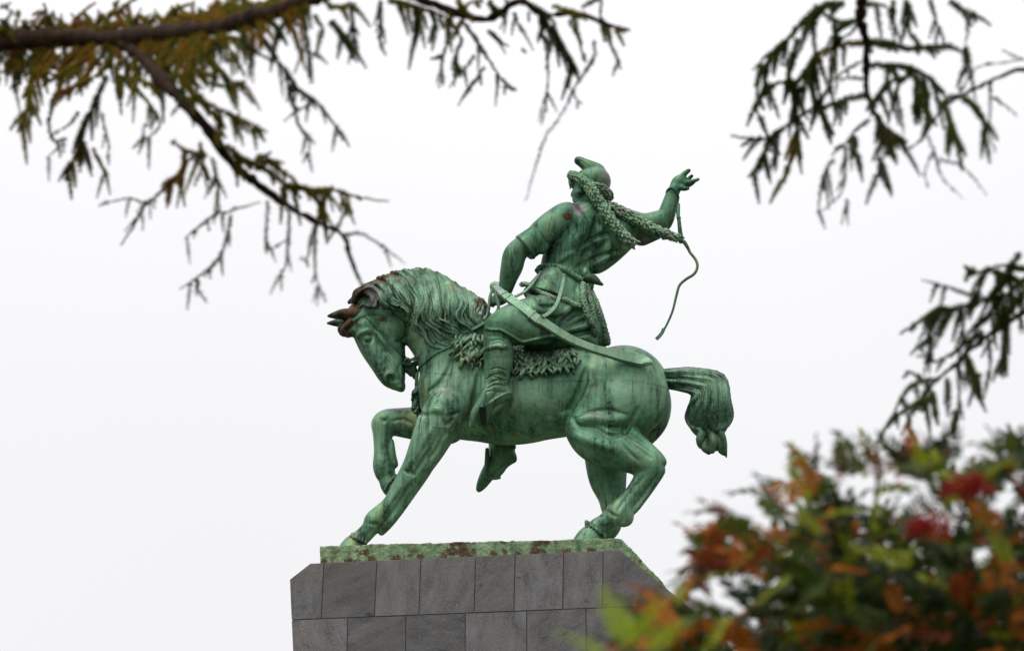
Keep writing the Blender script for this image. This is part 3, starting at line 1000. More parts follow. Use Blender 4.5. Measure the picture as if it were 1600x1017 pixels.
# left arm with short sleeve
K.chain([(886, 338, -.28, 22), (864, 352, -.45, 21.5), (842, 370, -.56, 20.5)], .08, 5, sw=.9)
K.cyl((856, 362, -.5, 21.5), (818, 388, -.61, 22.5), .015, sw=.95)
K.chain([(846, 392, -.6, 6), (850, 385, -.6, 9)], .03, 3)
K.chain([(829, 380, -.6, 14), (814, 387, -.62, 15.5), (804, 399, -.62, 17), (800, 416, -.56, 16.5), (795, 432, -.46, 13.5), (792, 445, -.38, 11), (789, 456, -.32, 9.5)], .04, 6)
K.chain([(789, 456, -.32, 9), (785, 465, -.3, 9.5), (778, 470, -.28, 8)], .03, 4)
for i, (dx, dy) in enumerate(((-3, -4), (-4, -1), (-4, 2.5), (-3, 5.5))):
    K.chain([(783 + dx, 466 + dy, -.42, 3.2), (775 + dx, 468 + dy, -.46, 3.1), (771 + dx, 471 + dy, -.36, 2.7), (774 + dx, 473 + dy, -.24, 2.4)], .01, 4)
K.chain([(788, 462, -.45, 3.2), (782, 460, -.52, 3.0), (776, 463, -.52, 2.4)], .01, 4)
# right arm
K.chain([(980, 350, .15, 22), (1003, 356, .24, 21), (1016, 352, .26, 18)], .06, 5)
K.cyl((1000, 357, .24, 21), (1039, 345, .26, 18.5), .012)
K.chain([(990, 366, .2, 14), (1003, 376, .22, 8), (1016, 372, .26, 7), (1030, 368, .26, 5)], .03, 4)
K.chain([(1024, 353, .26, 11), (1036, 349, .26, 12.5), (1042, 334, .22, 12.8), (1047, 316, .18, 10.8), (1051, 303, .15, 9.2), (1055, 294, .13, 8.5)], .035, 6)
K.chain([(1055, 295, .13, 8.0), (1059, 285, .12, 9), (1066, 280, .12, 7.5)], .04, 5, sw=.7)
for p in [[c10(490, 200, .12, 5.5), c10(540, 160, .10, 4.8), c10(590, 110, .08, 4.2), c10(632, 82, .06, 3.0)],
          [c10(560, 190, .14, 4.5), c10(605, 195, .2, 3.3), c10(640, 165, .22, 3.0), c10(662, 145, .2, 2.8)],
          [c10(560, 230, .12, 5), c10(620, 222, .10, 4.0), c10(680, 205, .08, 3.4), c10(738, 182, .04, 2.6)],
          [c10(555, 255, .16, 5), c10(610, 255, .2, 3.8), c10(650, 240, .22, 3.2), c10(690, 215, .2, 2.4)],
          [c10(540, 275, .08, 5), c10(580, 290, .06, 3.8), c10(622, 288, .08, 2.6)]]:
    K.chain(p, .012, 4)
# hips, coat skirt, thighs
K.cyl((877, 431, -.05, 31), (861, 473, -.08, 48), .012, sw=1.12)
K.ell(882, 468, -.05, 40, 38, .60, -8, .12)
K.chain([(886, 446, 0, 33), (900, 482, -.02, 34), (912, 512, -.02, 32)], .1, 5, sw=1.1)
K.ell(905, 520, 0, 42, 20, .72, 8, .1)
K.chain([(866, 492, -.45, 32), (832, 500, -.88, 33), (800, 508, -1.08, 29), (780, 516, -1.16, 23)], .12, 6, sw=.9)
K.chain([(872, 488, .48, 36), (825, 520, 1.0, 28), (790, 560, 1.1, 22), (785, 600, 1.12, 20)], .12, 6)
K.ell(818, 514, -1.16, 54, 23, .36, 15, .08)
K.ell(856, 522, -.9, 22, 18, .3, 0, .08)
K.ell(862, 541, -.25, 44, 15, .85, -4, .06)
# back of the coat skirt hanging over the horse's loins
K.chain([(905, 480, .0, 28), (922, 508, .0, 24), (932, 530, .0, 18)], .06, 5, sw=1.6)
K.chain([(885, 505, -.35, 22), (905, 525, -.40, 16), (925, 535, -.4, 10)], .06, 5, sw=1.2)
# modelling of the cloth
for g, r, k in [([c2(505, 305), c2(522, 360), c2(497, 430), c2(420, 505)], 1.8, .03),
                ([c2(310, 398), c2(345, 450), c2(392, 520)], 1.5, .02),
                ([c2(640, 345), c2(615, 440), c2(585, 530), c2(560, 600)], 3.5, .14),
                ([c2(470, 560), c2(560, 500), c2(650, 455), c2(720, 440)], 2.6, .08),
                ([c2(520, 620), c2(620, 570), c2(720, 540), c2(790, 500)], 2.6, .08),
                ([c2(600, 650), c2(680, 600), c2(760, 550)], 2.2, .07),
                ([c2(850, 430), c2(850, 480), c2(870, 500)], 2.2, .05),
                ([c2(880, 400), c2(930, 430), c2(945, 460)], 2.0, .05),
                ([c10(300, 580), c10(330, 640), c10(335, 720)], 1.6, .02),
                ([c8(540, 660), c8(660, 720), c8(760, 690), c8(880, 610)], 7.0, .05),
                ([c8(660, 790), c8(780, 740), c8(900, 650)], 5.0, .04),
                ([c8(700, 820), c8(830, 760), c8(930, 700)], 4.5, .04),
                ([c8(750, 860), c8(880, 830), c8(1000, 810)], 6.0, .04),
                ([c8(430, 520), c8(500, 590), c8(600, 590), c8(680, 580)], 4.5, .04),
                ([c8(850, 350), c8(835, 450), c8(840, 550)], 1.8, .03),
                ([c8(300, 640), c8(360, 690)], 1.5, .03)]:
    K.groove(g, r, k)
for g, k in [([c2(430, 590, 3), c2(540, 525, 4), c2(650, 480, 3.5)], .08), ([c2(560, 640, 3), c2(660, 585, 3.5), c2(770, 520, 3)], .08),
             ([c2(660, 360, 5), c2(720, 420, 6), c2(740, 500, 5)], .15), ([c2(540, 350, 5), c2(560, 430, 6), c2(520, 500, 5)], .15),
             ([c8(400, 480, 4), c8(470, 620, 4.5), c8(560, 650, 4), c8(640, 620, 3)], .08), ([c8(640, 740, 3), c8(740, 640, 4.5), c8(790, 590, 3.5)], .06),
             ([c8(720, 790, 3), c8(830, 720, 4), c8(930, 680, 3)], .05), ([c8(700, 830, 3), c8(850, 800, 4), c8(970, 770, 3.5)], .05),
             ([c2(255, 480, 2), c2(300, 540, 2.4), c2(310, 570, 2)], .03)]:
    K.ridge(g, k, sink=.03)
# hem of the coat over the thigh, cut free of the leg below it
hem = [c8(-8, 806), c8(60, 816), c8(140, 822), c8(230, 870), c8(330, 925), c8(430, 912), c8(560, 885), c8(640, 878), c8(672, 900)]
hq = K.on([(x, y - 4, 2.4) for x, y in hem], 6, .0, -1.3)
cut = hq.copy(); cut[:, 1] += 14.5; cut[:, 2] += .05; cut[:, 3] = 10.5
K.chain(cut, .015, 1, 'sub')
cut[:, 1] += 8; K.chain(cut, .015, 1, 'sub')
hq[:, 1] += 3.0; hq[:, 2] -= .015; hq[:, 3] = 1.9
K.chain(hq, .02, 1)
K.groove([c8(70, 745), c8(160, 752), c8(250, 795), c8(330, 850), c8(400, 885)], 1.0, .01)
K.groove([c8(45, 790), c8(130, 795), c8(220, 838), c8(310, 890)], .9, .01)
for i in range(9):
    x, y = catmull([c8(70, 765), c8(160, 775), c8(240, 815), c8(320, 870)], 3)[i]
    K.groove([(x - 2.5, y + 1), (x, y - 1.2), (x + 2.5, y + 1.2)], .8, .01, n=3)
# near leg in boot
K.chain([c7(300, 60, -1.08, 19), c7(306, 130, -1.16, 21), c7(310, 200, -1.22, 22), c7(314, 270, -1.27, 22.5), c7(314, 340, -1.28, 22), c7(304, 420, -1.26, 18), c7(295, 480, -1.24, 15)], .03, 6, sw=.9)
for g, r in (([c7(230, 180), c7(310, 165), c7(400, 170)], 2.2), ([c7(215, 140), c7(300, 130), c7(410, 150)], 2.2)):
    K.groove(g, r, .012)
K.smooth(1)
rider = K.mesh('rider', M_rider, statue, [(*c2(480, 355), -.6, 11, 0, 1.0), (*c2(540, 330), -.4, 22, 1, .9), (*c2(720, 370), -.2, 24, 1, .8), (*c2(280, 540), -.8, 12, 0, .5),
                                          (*c2(330, 420), -.7, 12, 0, .4), (*c2(880, 480), .1, 16, 1, .8), (*c10(630, 85), .1, 5, 2, .8), (*c10(720, 190), .1, 7, 1, .8),
                                          (*c8(700, 690), -.8, 10, 1, .8), (*c7(300, 320), -1.6, 18, 1, .6), (*c2(430, 560), -.5, 16, 1, .5),
                                          (*c10(420, 340), 0, 5, 0, .6)])


def fluffy(S_, pts, seed, tuft=2.2, dens=1.0, k=.01):
    """fur-covered band: core chain plus tufts wound round it"""
    rr_ = random.Random(seed)
    c = catmull(pts, 6)
    S_.chain(np.column_stack([c[:, :3], c[:, 3] * .86]), .02, 1)
    P3 = np.array([SF.P(*v[:3]) for v in c]); sc_ = SF.scale(P3[0])
    L = np.r_[0, np.cumsum(np.linalg.norm(np.diff(P3, axis=0), axis=1))]
    step = tuft * sc_ * .95 / dens
    for d in np.arange(0, L[-1] * .99, step):
        i = min(np.searchsorted(L, d, 'right') - 1, len(c) - 2)
        f = (d - L[i]) / (L[i + 1] - L[i] + 1e-9)
        p = P3[i] * (1 - f) + P3[i + 1] * f
        r = (c[i][3] * (1 - f) + c[i + 1][3] * f) * sc_
        t = P3[i + 1] - P3[i]; t /= np.linalg.norm(t)
        u = np.cross(t, [0, 1, 0]); u /= np.linalg.norm(u) + 1e-9
        v = np.cross(t, u)
        m = max(4, int(2 * math.pi * r / (tuft * sc_ * 2.0)))
        for j in range(m):
            a = 2 * math.pi * (j + .5 * rr_.random()) / m + d * 9
            a += rr_.uniform(-.2, .2); tk = tuft * rr_.uniform(.8, 1.25); p_ = p + t * tuft * sc_ * rr_.uniform(-.3, .3)
            rad = u * math.cos(a) + v * math.sin(a)
            side = np.cross(t, rad)
            s0 = p_ + rad * r * .72
            s1 = p_ + rad * r * (.95 + .2 * rr_.random()) + t * tk * sc_ * 1.1 + side * tk * sc_ * .7
            s2 = p_ + rad * r * .95 + t * tk * sc_ * 2.4 + side * tk * sc_ * (1.4 + rr_.uniform(-.6, .6))
            S_.chain3([s0, s1, s2], [tk * sc_ * .7, tk * sc_ * .65, tk * sc_ * .2], k * .6)


# ---- cap with fur band and two long fur tails
CP = Sculpt(.018, 884, 242, 962, 322, -.75, .75)
CP.ell(931, 284, 0, 23.5, 23, .42, 20, .05)
CP.ell(914, 280, 0, 14, 14, .34, 0, .08)
CP.chain([c9(640, 300, 0, 13), c9(540, 235, 0, 9.5), c9(450, 175, 0, 6.8), c9(370, 125, 0, 5.0), c9(335, 112, 0, 4.0)], .07, 6)
CP.groove([c9(515, 420), c9(530, 340), c9(537, 270), c9(515, 225)], .9, .01)
CP.groove([c9(515, 225), c9(440, 160), c9(360, 100)], .9, .01)
cap = CP.mesh('cap', M_rider, rider, [(947, 280, -.1, 15, 1, 1.0), (906, 250, 0, 8, 1, .8)])
FB = Sculpt(.015, 882, 258, 968, 325, -.8, .8)
fluffy(FB, [c9(225, 360, .12, 5.2), c9(250, 345, -.12, 5.6), c9(330, 370, -.34, 6.0), c9(430, 450, -.44, 6.5), c9(560, 520, -.45, 6.8), c9(690, 560, -.40, 7.0), c9(800, 640, -.22, 7.0), c9(820, 690, 0, 6.5)], 3)
fluffy(FB, [c9(225, 400, .1, 4), c9(240, 470, .05, 4), c9(245, 520, .05, 2.5)], 4, 1.8)
FB.mesh('fur_band', M_fur, rider, [(945, 298, -.3, 18, 1, .7), (940, 295, -.3, 14, 2, .3)])
F1 = Sculpt(.015, 905, 275, 1005, 392, -1.0, .5)
fluffy(F1, [c9(480, 510, -.46, 6.5), c9(570, 620, -.52, 7.6), c9(650, 740, -.56, 7.8), c9(740, 870, -.58, 7.8), c2(680, 340, -.62, 7.8), c2(740, 425, -.62, 7.6), c2(790, 475, -.58, 6.8), c2(822, 495, -.54, 4)], 5, 3.1, .8)
F1.mesh('fur_tail', M_fur, rider, [(985, 378, -.7, 14, 1, .6), (940, 310, -.6, 16, 1, .4)])
F2 = Sculpt(.015, 940, 305, 1070, 388, -.75, .6)
fluffy(F2, [c2(690, 300, -.2, 7), c2(740, 325, -.28, 7.6), c2(800, 355, -.36, 7.8), c2(870, 395, -.38, 7.4), c2(940, 430, -.34, 6.8), c2(1000, 452, -.3, 5.8), c2(1040, 462, -.25, 4.5), c2(1052, 464, -.2, 2)], 6, 3.0, .8)
F2.mesh('fur_tail', M_fur, rider, [(975, 333, -.3, 18, 1, .7), (1045, 370, -.3, 16, 1, .7), (965, 325, -.3, 8, 0, .5)])

# ---- rope belt, sash knot and tails
BE = Sculpt(.015, 832, 408, 960, 545, -1.6, .6)
bl = [c8(478, 265), c8(500, 235), c8(545, 218), c8(640, 218), c8(740, 252), c8(830, 312), c8(885, 345)]
qb = K.on(bl, 10, .03, -.3)
P3 = np.array([SF.P(*v[:3]) for v in qb])
nb = np.array([K.normal(p) for p in P3]); nb[:, 1] = np.minimum(nb[:, 1], -.3); nb /= np.linalg.norm(nb, axis=1)[:, None]
tb = np.gradient(P3, axis=0); tb /= np.linalg.norm(tb, axis=1)[:, None]
bb = np.cross(tb, nb)
Lb = np.r_[0, np.cumsum(np.linalg.norm(np.diff(P3, axis=0), axis=1))]
ml = SF.scale(P3[0])
for s_ in range(3):
    a = Lb / (20 * ml) * 2 * math.pi + s_ * 2.094
    pp = P3 + (nb * np.cos(a)[:, None] + bb * np.sin(a)[:, None]) * 2.4 * ml
    BE.chain3(pp, np.full(len(pp), 3.1 * ml), .01)
kw = K.surf(*c8(930, 330), default=-.4)
for p in [[(*c8(905, 300), kw - .05, 5), (*c8(930, 290), kw - .15, 7), (*c8(925, 250), kw - .15, 4.5), (*c8(930, 235), kw - .12, 2.5)],
          [(*c8(900, 330), kw - .05, 5), (*c8(950, 320), kw - .15, 7), (*c8(1000, 345), kw - .12, 6), (*c8(1080, 385), kw - .05, 2.5)],
          [(*c8(960, 350), kw - .05, 5), (*c8(975, 400), kw - .05, 5), (*c8(970, 430), kw, 3)],
          [(*c8(985, 300), kw - .02, 3), (*c8(1010, 320), kw - .02, 4), (*c8(1050, 355), kw, 3)]]:
    BE.chain(p, .012, 5)
belt = BE.mesh('rope_belt', M_rider, rider, [(930, 440, -.5, 18, 2, .35), (935, 437, -.5, 12, 1, .5), (843, 420, -.4, 8, 2, .3)])
SA = Sculpt(.016, 895, 430, 962, 545, -1.4, .6)


def on_k(pts, lift=.06):
    q = K.on([(p[0], p[1], p[2]) for p in pts], 1, lift, -.6)
    return [tuple(v) for v in q]


fluffy(SA, on_k([c8(905, 375, 4), c8(903, 470, 4.2), c8(915, 560, 4.4), c8(945, 660, 4.6), c8(990, 760, 4.6), c8(1020, 820, 4.2), c8(1022, 862, 2)]), 11, 1.7)
fluffy(SA, on_k([c8(940, 390, 3.6), c8(955, 480, 3.8), c8(985, 600, 3.8), c8(1005, 700, 3.4), c8(1010, 760, 2)], .03), 12, 1.6)
fluffy(SA, on_k([c8(980, 470, 4), c8(1020, 560, 5), c8(1055, 680, 5.6), c8(1090, 800, 6), c8(1115, 900, 6), c8(1120, 925, 5)], -.02), 13, 1.8)
SA.mesh('sash', M_fur, rider, [(915, 460, -.6, 16, 1, .7), (928, 480, -.6, 20, 1, .6), (940, 510, -.4, 30, 2, .45), (925, 510, -.6, 14, 0, .6)])
HM = Sculpt(.015, 808, 435, 915, 485, -1.4, .3)
fluffy(HM, on_k([c8(322, 385, 3.4), c8(370, 385, 3.2), c8(430, 405, 3.0), c8(500, 450, 3.0), c8(570, 485, 3.0), c8(640, 518, 3.2)], .04), 21, 1.5)
fluffy(HM, on_k([c8(700, 525, 3.2), c8(760, 535, 3.2), c8(820, 570, 3.2), c8(880, 588, 3.0)], .04), 22, 1.5)
HM.mesh('fur_hem', M_fur, rider)
HC = Sculpt(.015, 750, 530, 808, 565, -1.8, -.8)
fluffy(HC, on_k([c7(188, 285, 3), c7(200, 258, 3.2), c7(245, 228, 3.3), (777, 540.5, 3.3), c7(370, 225, 3.3), c7(420, 260, 3.2), c7(440, 300, 3)], .04), 23, 1.5)
HC.mesh('boot_cuff', M_fur, rider)

# ---- sabre in its scabbard
sp = [c8(75, 400, 5.0), c8(105, 430, 5.5), c8(150, 470, 6.0), c8(230, 528, 6.8), c8(360, 620, 7.2), c8(480, 712, 7.4), c3(640, 105, 7.0), c3(800, 205, 6.6), c3(960, 272, 6.4), c3(1060, 299, 7.4), c3(1150, 322, 8.8), c3(1250, 344, 9.2), c3(1300, 358, 8.2), c3(1330, 369, 6.0), c3(1346, 377, 2.6)]
cs = catmull(sp, 4)
ws = []
for x, y, r in cs:
    c = [v for v in (K.surf(x, y), H.surf(x, y), K.surf(x, y - r), H.surf(x, y + r)) if v is not None]
    ws.append(min(c) if c else np.nan)
ws = np.array(ws); ws[:6] = np.nan
ok = ~np.isnan(ws)
ii = np.arange(len(ws))
wf = np.polyval(np.polyfit(ii[ok], ws[ok], 3), ii)
wf = wf - np.nanmax((wf - ws)[ok]) * .75 - .06
cs2 = np.array([c for c in cs]); nS = len(cs2)
P3s = np.array([SF.P(x, y, ww) for (x, y, r), ww in zip(cs2, wf)])
nS_ = np.tile(np.array([.10, -1.0, .16]), (nS, 1))
sabre = ribbon('sabre', P3s, nS_, 2.15 * SF.scale(P3s[0]), .06, M_blade, rider, taper=cs2[:, 2])
i_ = 9
for nm_, a_, b_, ex_ in (('scabbard_ring', 9, 10, 1.14), ('scabbard_ring', 11, 12, 1.12), ('scabbard_ring', 18, 19, 1.14), ('scabbard_ring', 20, 21, 1.12)):
    q_ = np.array([P3s[a_] * (1 - f) + P3s[b_] * f for f in (0, .16, .32)])
    ribbon(nm_, q_, nS_[:3], 2.25 * ex_ * cs2[a_, 2] * SF.scale(P3s[0]), .075, M_blade, rider)
SB = Sculpt(.015, 762, 436, 800, 475, wf[0] - .4, wf[0] + .5)
SB.chain([(*c8(58, 432), wf[1], 3.6), (*c8(66, 395), wf[1], 5.4), (*c8(100, 390), wf[1], 5.2), (*c8(125, 425), wf[2], 5.6), (*c8(160, 470), wf[4], 6.2)], .02, 4, sw=.7)
SB.mesh('sabre_hilt', M_blade, rider, [(773, 446, -1.2, 9, 1, .8)])
strap_free('hanger_strap', [(*c8(512, 262), K.surf(*c8(512, 262), default=-.4) - .06)] + [(*c8(x, y), ww) for x, y, ww in ((465, 330, -.75), (420, 390, -.95), (360, 450, -1.2), (300, 485, wf[9] - .08), (262, 500, wf[9] - .06))], 4.6, rider, nrm=(-.3, -1, .2), mat=M_blade, thick=.016)
strap_free('hanger_strap', [(*c8(x, y), ww) for x, y, ww in ((725, 285, K.surf(*c8(725, 290)) - .10), (718, 340, K.surf(*c8(718, 340)) - .06), (700, 430, K.surf(*c8(700, 430)) - .05), (672, 530, K.surf(*c8(672, 530)) - .09), (635, 600, K.surf(*c8(635, 600)) - .12), (580, 655, K.surf(*c8(580, 655)) - .12), (525, 685, wf[19] - .09))], 6.2, rider, nrm=(.2, -1, .1), mat=M_blade, thick=.018)
# reins gathered in the left hand
strap_free('rein_loop', [(*c8(62, 420), -.75), (*c8(35, 500), -.85), (*c8(25, 590), -.92), (*c8(8, 670), -.95), (*c8(-20, 710), -.95)], 4.8, rider, nrm=(-.6, -1, 0), mat=M_hair)
strap_free('rein_loop', [(*c8(75, 450), -.7), (*c8(105, 540), -.95), (*c8(112, 610), -1.05), (*c8(70, 670), -1.1), (*c8(-5, 735), -1.05)], 5.0, rider, nrm=(.5, -1, .3), mat=M_rider)
# wrist band
WB = Sculpt(.012, 1036, 286, 1068, 316, -.4, .6)
for p in [[c10(372, 335, .12, 1.6), c10(395, 295, -.0, 1.6), c10(440, 282, -.04, 1.6), c10(485, 330, -.0, 1.6), c10(510, 392, .14, 1.6), c10(485, 375, .30, 1.6), c10(420, 330, .34, 1.6), c10(372, 335, .12, 1.6)]]:
    WB.chain(p, .01, 6)
WB.mesh('wrist_band', M_rider, rider)
# whip
def tube(name, pts, mat, parent, sides=10, n=8):
    c = catmull(pts, n)
    P3 = np.array([SF.P(*v[:3]) for v in c])
    V, F = tube_mesh(P3, c[:, 3] * SF.scale(P3[0]), sides)
    Vc = np.vstack([V, P3[0], P3[-1]])
    F = [tuple(f) for f in F] + [(len(V), (j + 1) % sides, j) for j in range(sides)] + [(len(V) + 1, len(V) - sides + j, len(V) - sides + (j + 1) % sides) for j in range(sides)]
    o = mesh_obj(name, Vc, F, mat, parent)
    zero_stain(o.data)
    return o


whip = tube('whip', [c10(512, 462, .1, 2.2), c10(508, 520, .08, 2.8), c10(506, 590, .06, 3.0), c10(512, 625, .06, 3.6), c10(514, 640, .06, 3.0), c10(526, 760, .04, 3.4), c10(532, 800, .04, 3.6), c10(540, 860, .03, 3.8), c10(530, 905, .02, 3.0)], M_rider, rider)
tube('whip_lash', [c10(540, 870, .03, 3.2), c10(580, 905, .0, 3.2), c10(620, 970, 0, 2.6), c2(1110, 540, 0, 2.3), c2(1140, 580, 0, 2.3), c2(1147, 615, 0, 2.3), c2(1130, 650, 0, 2.3), c2(1085, 680, 0, 2.2), c2(1055, 710, 0, 2.2), c2(1040, 760, 0, 2.1), c2(1020, 840, 0, 1.9), c2(990, 910, 0, 1.8), c2(968, 945, 0, 1.8)], M_hair, whip)
strap_free('whip_tip', [c2(975, 930, 0), c2(966, 950, 0), c2(952, 968, 0), c2(936, 984, 0)], 5.5, whip, thick=.03)
tube('whip_loop', [c10(505, 610, .05, 1.2), c10(490, 560, .1, 1.2), c10(500, 480, .12, 1.2), c10(512, 400, .14, 1.2)], M_hair, whip)

# near boot, modelled finer than the body
BO = Sculpt(.013, 722, 538, 815, 682, -1.85, -.6)
BO.chain([c7(314, 255, -1.27, 22), c7(315, 340, -1.28, 22.3), c7(305, 420, -1.27, 20.3), c7(296, 500, -1.25, 18.3), c7(288, 560, -1.24, 17)], .02, 6, sw=.9)
BO.chain([c7(262, 572, -1.28, 14), c7(225, 640, -1.36, 11), c7(170, 722, -1.39, 10), c7(120, 802, -1.38, 8), c7(82, 890, -1.37, 2.6)], .02, 6)
BO.chain([c7(292, 565, -1.25, 15.5), c7(345, 588, -1.2, 11.5), c7(392, 608, -1.16, 7.5)], .02, 5)
BO.chain([c7(240, 690, -1.28, 10), c7(300, 650, -1.24, 12), c7(370, 632, -1.16, 10)], .015, 5)
BO.chain([c7(410, 650, -1.06, 5), c7(335, 700, -1.10, 8), c7(260, 752, -1.18, 8), c7(222, 812, -1.24, 4)], .006, 5)
for g, r in (([c7(275, 545), c7(285, 600), c7(296, 640)], 1.1), ([c7(215, 545), c7(290, 505), c7(385, 505)], 1.8), ([c7(205, 500), c7(280, 455), c7(390, 470)], 1.6), ([c7(215, 575), c7(290, 540), c7(395, 555)], 2.0),
             ([c7(240, 420), c7(310, 400), c7(390, 425)], 1.2), ([c7(190, 610), c7(230, 595), c7(280, 590)], 1.2), ([c7(300, 440), c7(350, 450), c7(400, 500)], 1.5), ([c7(230, 470), c7(300, 480), c7(360, 530)], 1.3)):
    BO.groove(g, r, .012)
BO.mesh('boot', M_boot, rider, [(*c7(300, 320), -1.6, 16, 1, .5), (*c7(120, 770), -1.5, 7, 1, .6)])
sole_px = [c7(203, 716), c7(300, 654), c7(372, 616), c7(412, 604), c7(434, 640), c7(436, 672), c7(420, 694), c7(335, 742), c7(280, 775), c7(222, 848)]
so_w = [-1.58, -1.50, -1.40, -1.32, -1.18, -1.08, -1.05, -1.12, -1.18, -1.30]
sp3 = [SF.P(x, y, w_) for (x, y), w_ in zip(sole_px, so_w)]
back = np.array([-.05, .07, .09])
bm = bmesh.new()
va = [bm.verts.new(p) for p in sp3]; vb = [bm.verts.new(p + back) for p in sp3]
bm.faces.new(va); bm.faces.new(vb[::-1])
for i in range(len(va)):
    bm.faces.new((va[i], vb[i], vb[(i + 1) % len(va)], va[(i + 1) % len(va)]))
bmesh.ops.recalc_face_normals(bm, faces=bm.faces)
bmesh.ops.bevel(bm, geom=list(bm.edges), offset=.012, segments=2, affect='EDGES')
me = bpy.data.meshes.new('boot_sole'); bm.to_mesh(me); bm.free()
me.materials.append(M_boot); zero_stain(me)
o = bpy.data.objects.new('boot_sole', me); COL.objects.link(o); o.parent = rider

# ---- stirrup, boot trim and the far boot seen under the belly
strap_free('stirrup_leather', [(*c7(198, 596), -1.60), (*c7(188, 650), -1.64), (*c7(176, 728), -1.64)], 7.0, rider, thick=.03, nrm=(-.5, -1, .2))
strap_free('stirrup', [(*c7(172, 728), -1.62), (*c7(184, 800), -1.52), (*c7(196, 872), -1.42)], 8.5, rider, thick=.02, mat=M_dark, nrm=(.6, -1, -.2))
FBt = Sculpt(.02, 738, 660, 815, 775, .5, 1.9)
FBt.chain([c11(385, 300, 1.2, 19), c11(390, 400, 1.2, 19), c11(392, 470, 1.2, 19.5), c11(370, 540, 1.2, 17)], .04, 5)
FBt.chain([c11(370, 540, 1.2, 16), c11(310, 620, 1.2, 13), c11(240, 720, 1.2, 11), c11(175, 830, 1.2, 8), c11(132, 905, 1.2, 4)], .04, 5)
FBt.chain([c11(440, 490, 1.2, 13), c11(500, 540, 1.2, 8), c11(530, 570, 1.2, 3.5)], .04, 4)
FBt.chain([c11(540, 578, 1.2, 2.2), c11(440, 630, 1.2, 4), c11(380, 690, 1.2, 5.5), c11(320, 760, 1.2, 5)], .02, 4)
FBt.chain([c11(225, 450, .95, 3), c11(225, 600, .95, 4), c11(220, 760, .95, 4.5), c11(300, 778, 1.1, 2.4), c11(368, 770, 1.3, 2.4)], .01, 4)
FBt.chain([c11(470, 410, 1.0, 3), c11(520, 405, 1.0, 3.4), c11(530, 430, 1.0, 3), c11(500, 450, 1.0, 2.4)], .01, 4)
FBt.mesh('far_boot', M_rider, rider)

# ---- bronze plinth under the hooves
def prism(name, poly_px, w0, w1, mat, parent, fr=SF, sub=None):
    """polygon of photo pixels standing in the plane w0, extruded back to w1"""
    a = [fr.P(x, y, w0) for x, y in poly_px]
    bm = bmesh.new()
    va = [bm.verts.new(p) for p in a]
    vb = [bm.verts.new((p[0], w1, p[2])) for p in a]
    bm.faces.new(va); bm.faces.new(vb[::-1])
    n = len(a)
    for i in range(n):
        bm.faces.new((va[i], vb[i], vb[(i + 1) % n], va[(i + 1) % n]))
    bmesh.ops.recalc_face_normals(bm, faces=bm.faces)
    me = bpy.data.meshes.new(name); bm.to_mesh(me); bm.free()
    me.materials.append(mat)
    o = bpy.data.objects.new(name, me); COL.objects.link(o)
    if parent: o.parent = parent
    return o

def vnoise(shape_pts, freq, seed):
    """value noise sampled on separable axes"""
    rg = np.random.default_rng(seed)
    X, Y, Z = shape_pts
    g = []
    for A in (X, Y, Z):
        q = (A - A.min()) * freq
        i = np.floor(q).astype(int); f = q - i
        g.append((i, f * f * (3 - 2 * f)))
    n = [int(v[0].max()) + 2 for v in g]
    L = rg.random(n)
    a = L[g[0][0]] * (1 - g[0][1])[:, None, None] + L[g[0][0] + 1] * g[0][1][:, None, None]
    a = a[:, g[1][0]] * (1 - g[1][1])[None, :, None] + a[:, g[1][0] + 1] * g[1][1][None, :, None]
    a = a[:, :, g[2][0]] * (1 - g[2][1])[None, None, :] + a[:, :, g[2][0] + 1] * g[2][1][None, None, :]
    return a - .5


def poly_sdf(poly, X, Z):
    x, z = X[:, None], Z[None, :]
    d = np.full((len(X), len(Z)), 1e9); s = np.ones_like(d)
    n = len(poly)
    for i in range(n):
        a, b = poly[i], poly[i - 1]
        e = b - a
        wx, wz_ = x - a[0], z - a[1]
        t = np.clip((wx * e[0] + wz_ * e[1]) / (e @ e), 0, 1)
        d = np.minimum(d, (wx - e[0] * t) ** 2 + (wz_ - e[1] * t) ** 2)
        c1_, c2_, c3_ = (z >= a[1]) + 0 * wx, (z < b[1]) + 0 * wx, e[0] * wz_ > e[1] * wx
        flip = ((c1_ > 0) & (c2_ > 0) & c3_) | (~(c1_ > 0) & ~(c2_ > 0) & ~c3_)
        s[flip] *= -1
    return s * np.sqrt(d)


PLB = 1.25
x0p, x1p = SF.P(500, 852, PLW)[0], SF.P(970, 840, PLW)[0]
sk = SF.P(1040, 914, PLW)
ppoly = np.array([(x0p, PLZ), (x1p, PLZ), (sk[0], sk[2]), (sk[0] - .25, sk[2] - .25), (x1p - .25, PLZ - .7), (x0p, PLZ - .7)])
PB = Sculpt(.026, 488, 830, 1052, 940, PLW - .1, PLB + .1)
d2 = poly_sdf(ppoly, PB.ax[0], PB.ax[2])[:, None, :]
yb = np.maximum(PLW - PB.ax[1], PB.ax[1] - PLB)[None, :, None]
nz = vnoise(PB.ax, 7.0, 3) * .022 + vnoise(PB.ax, 15.0, 4) * .026 + vnoise(PB.ax, 2.0, 5) * .008
PB.D = (np.maximum(d2, yb) + nz).astype(np.float32)
for gx in (735, 863, 600):
    PB.chain([(gx, 838, PLW, 1.6), (gx + .5, 860, PLW, 1.4), (gx, 885, PLW, 1.4)], .01, 4, 'sub')
plinth_stain = []
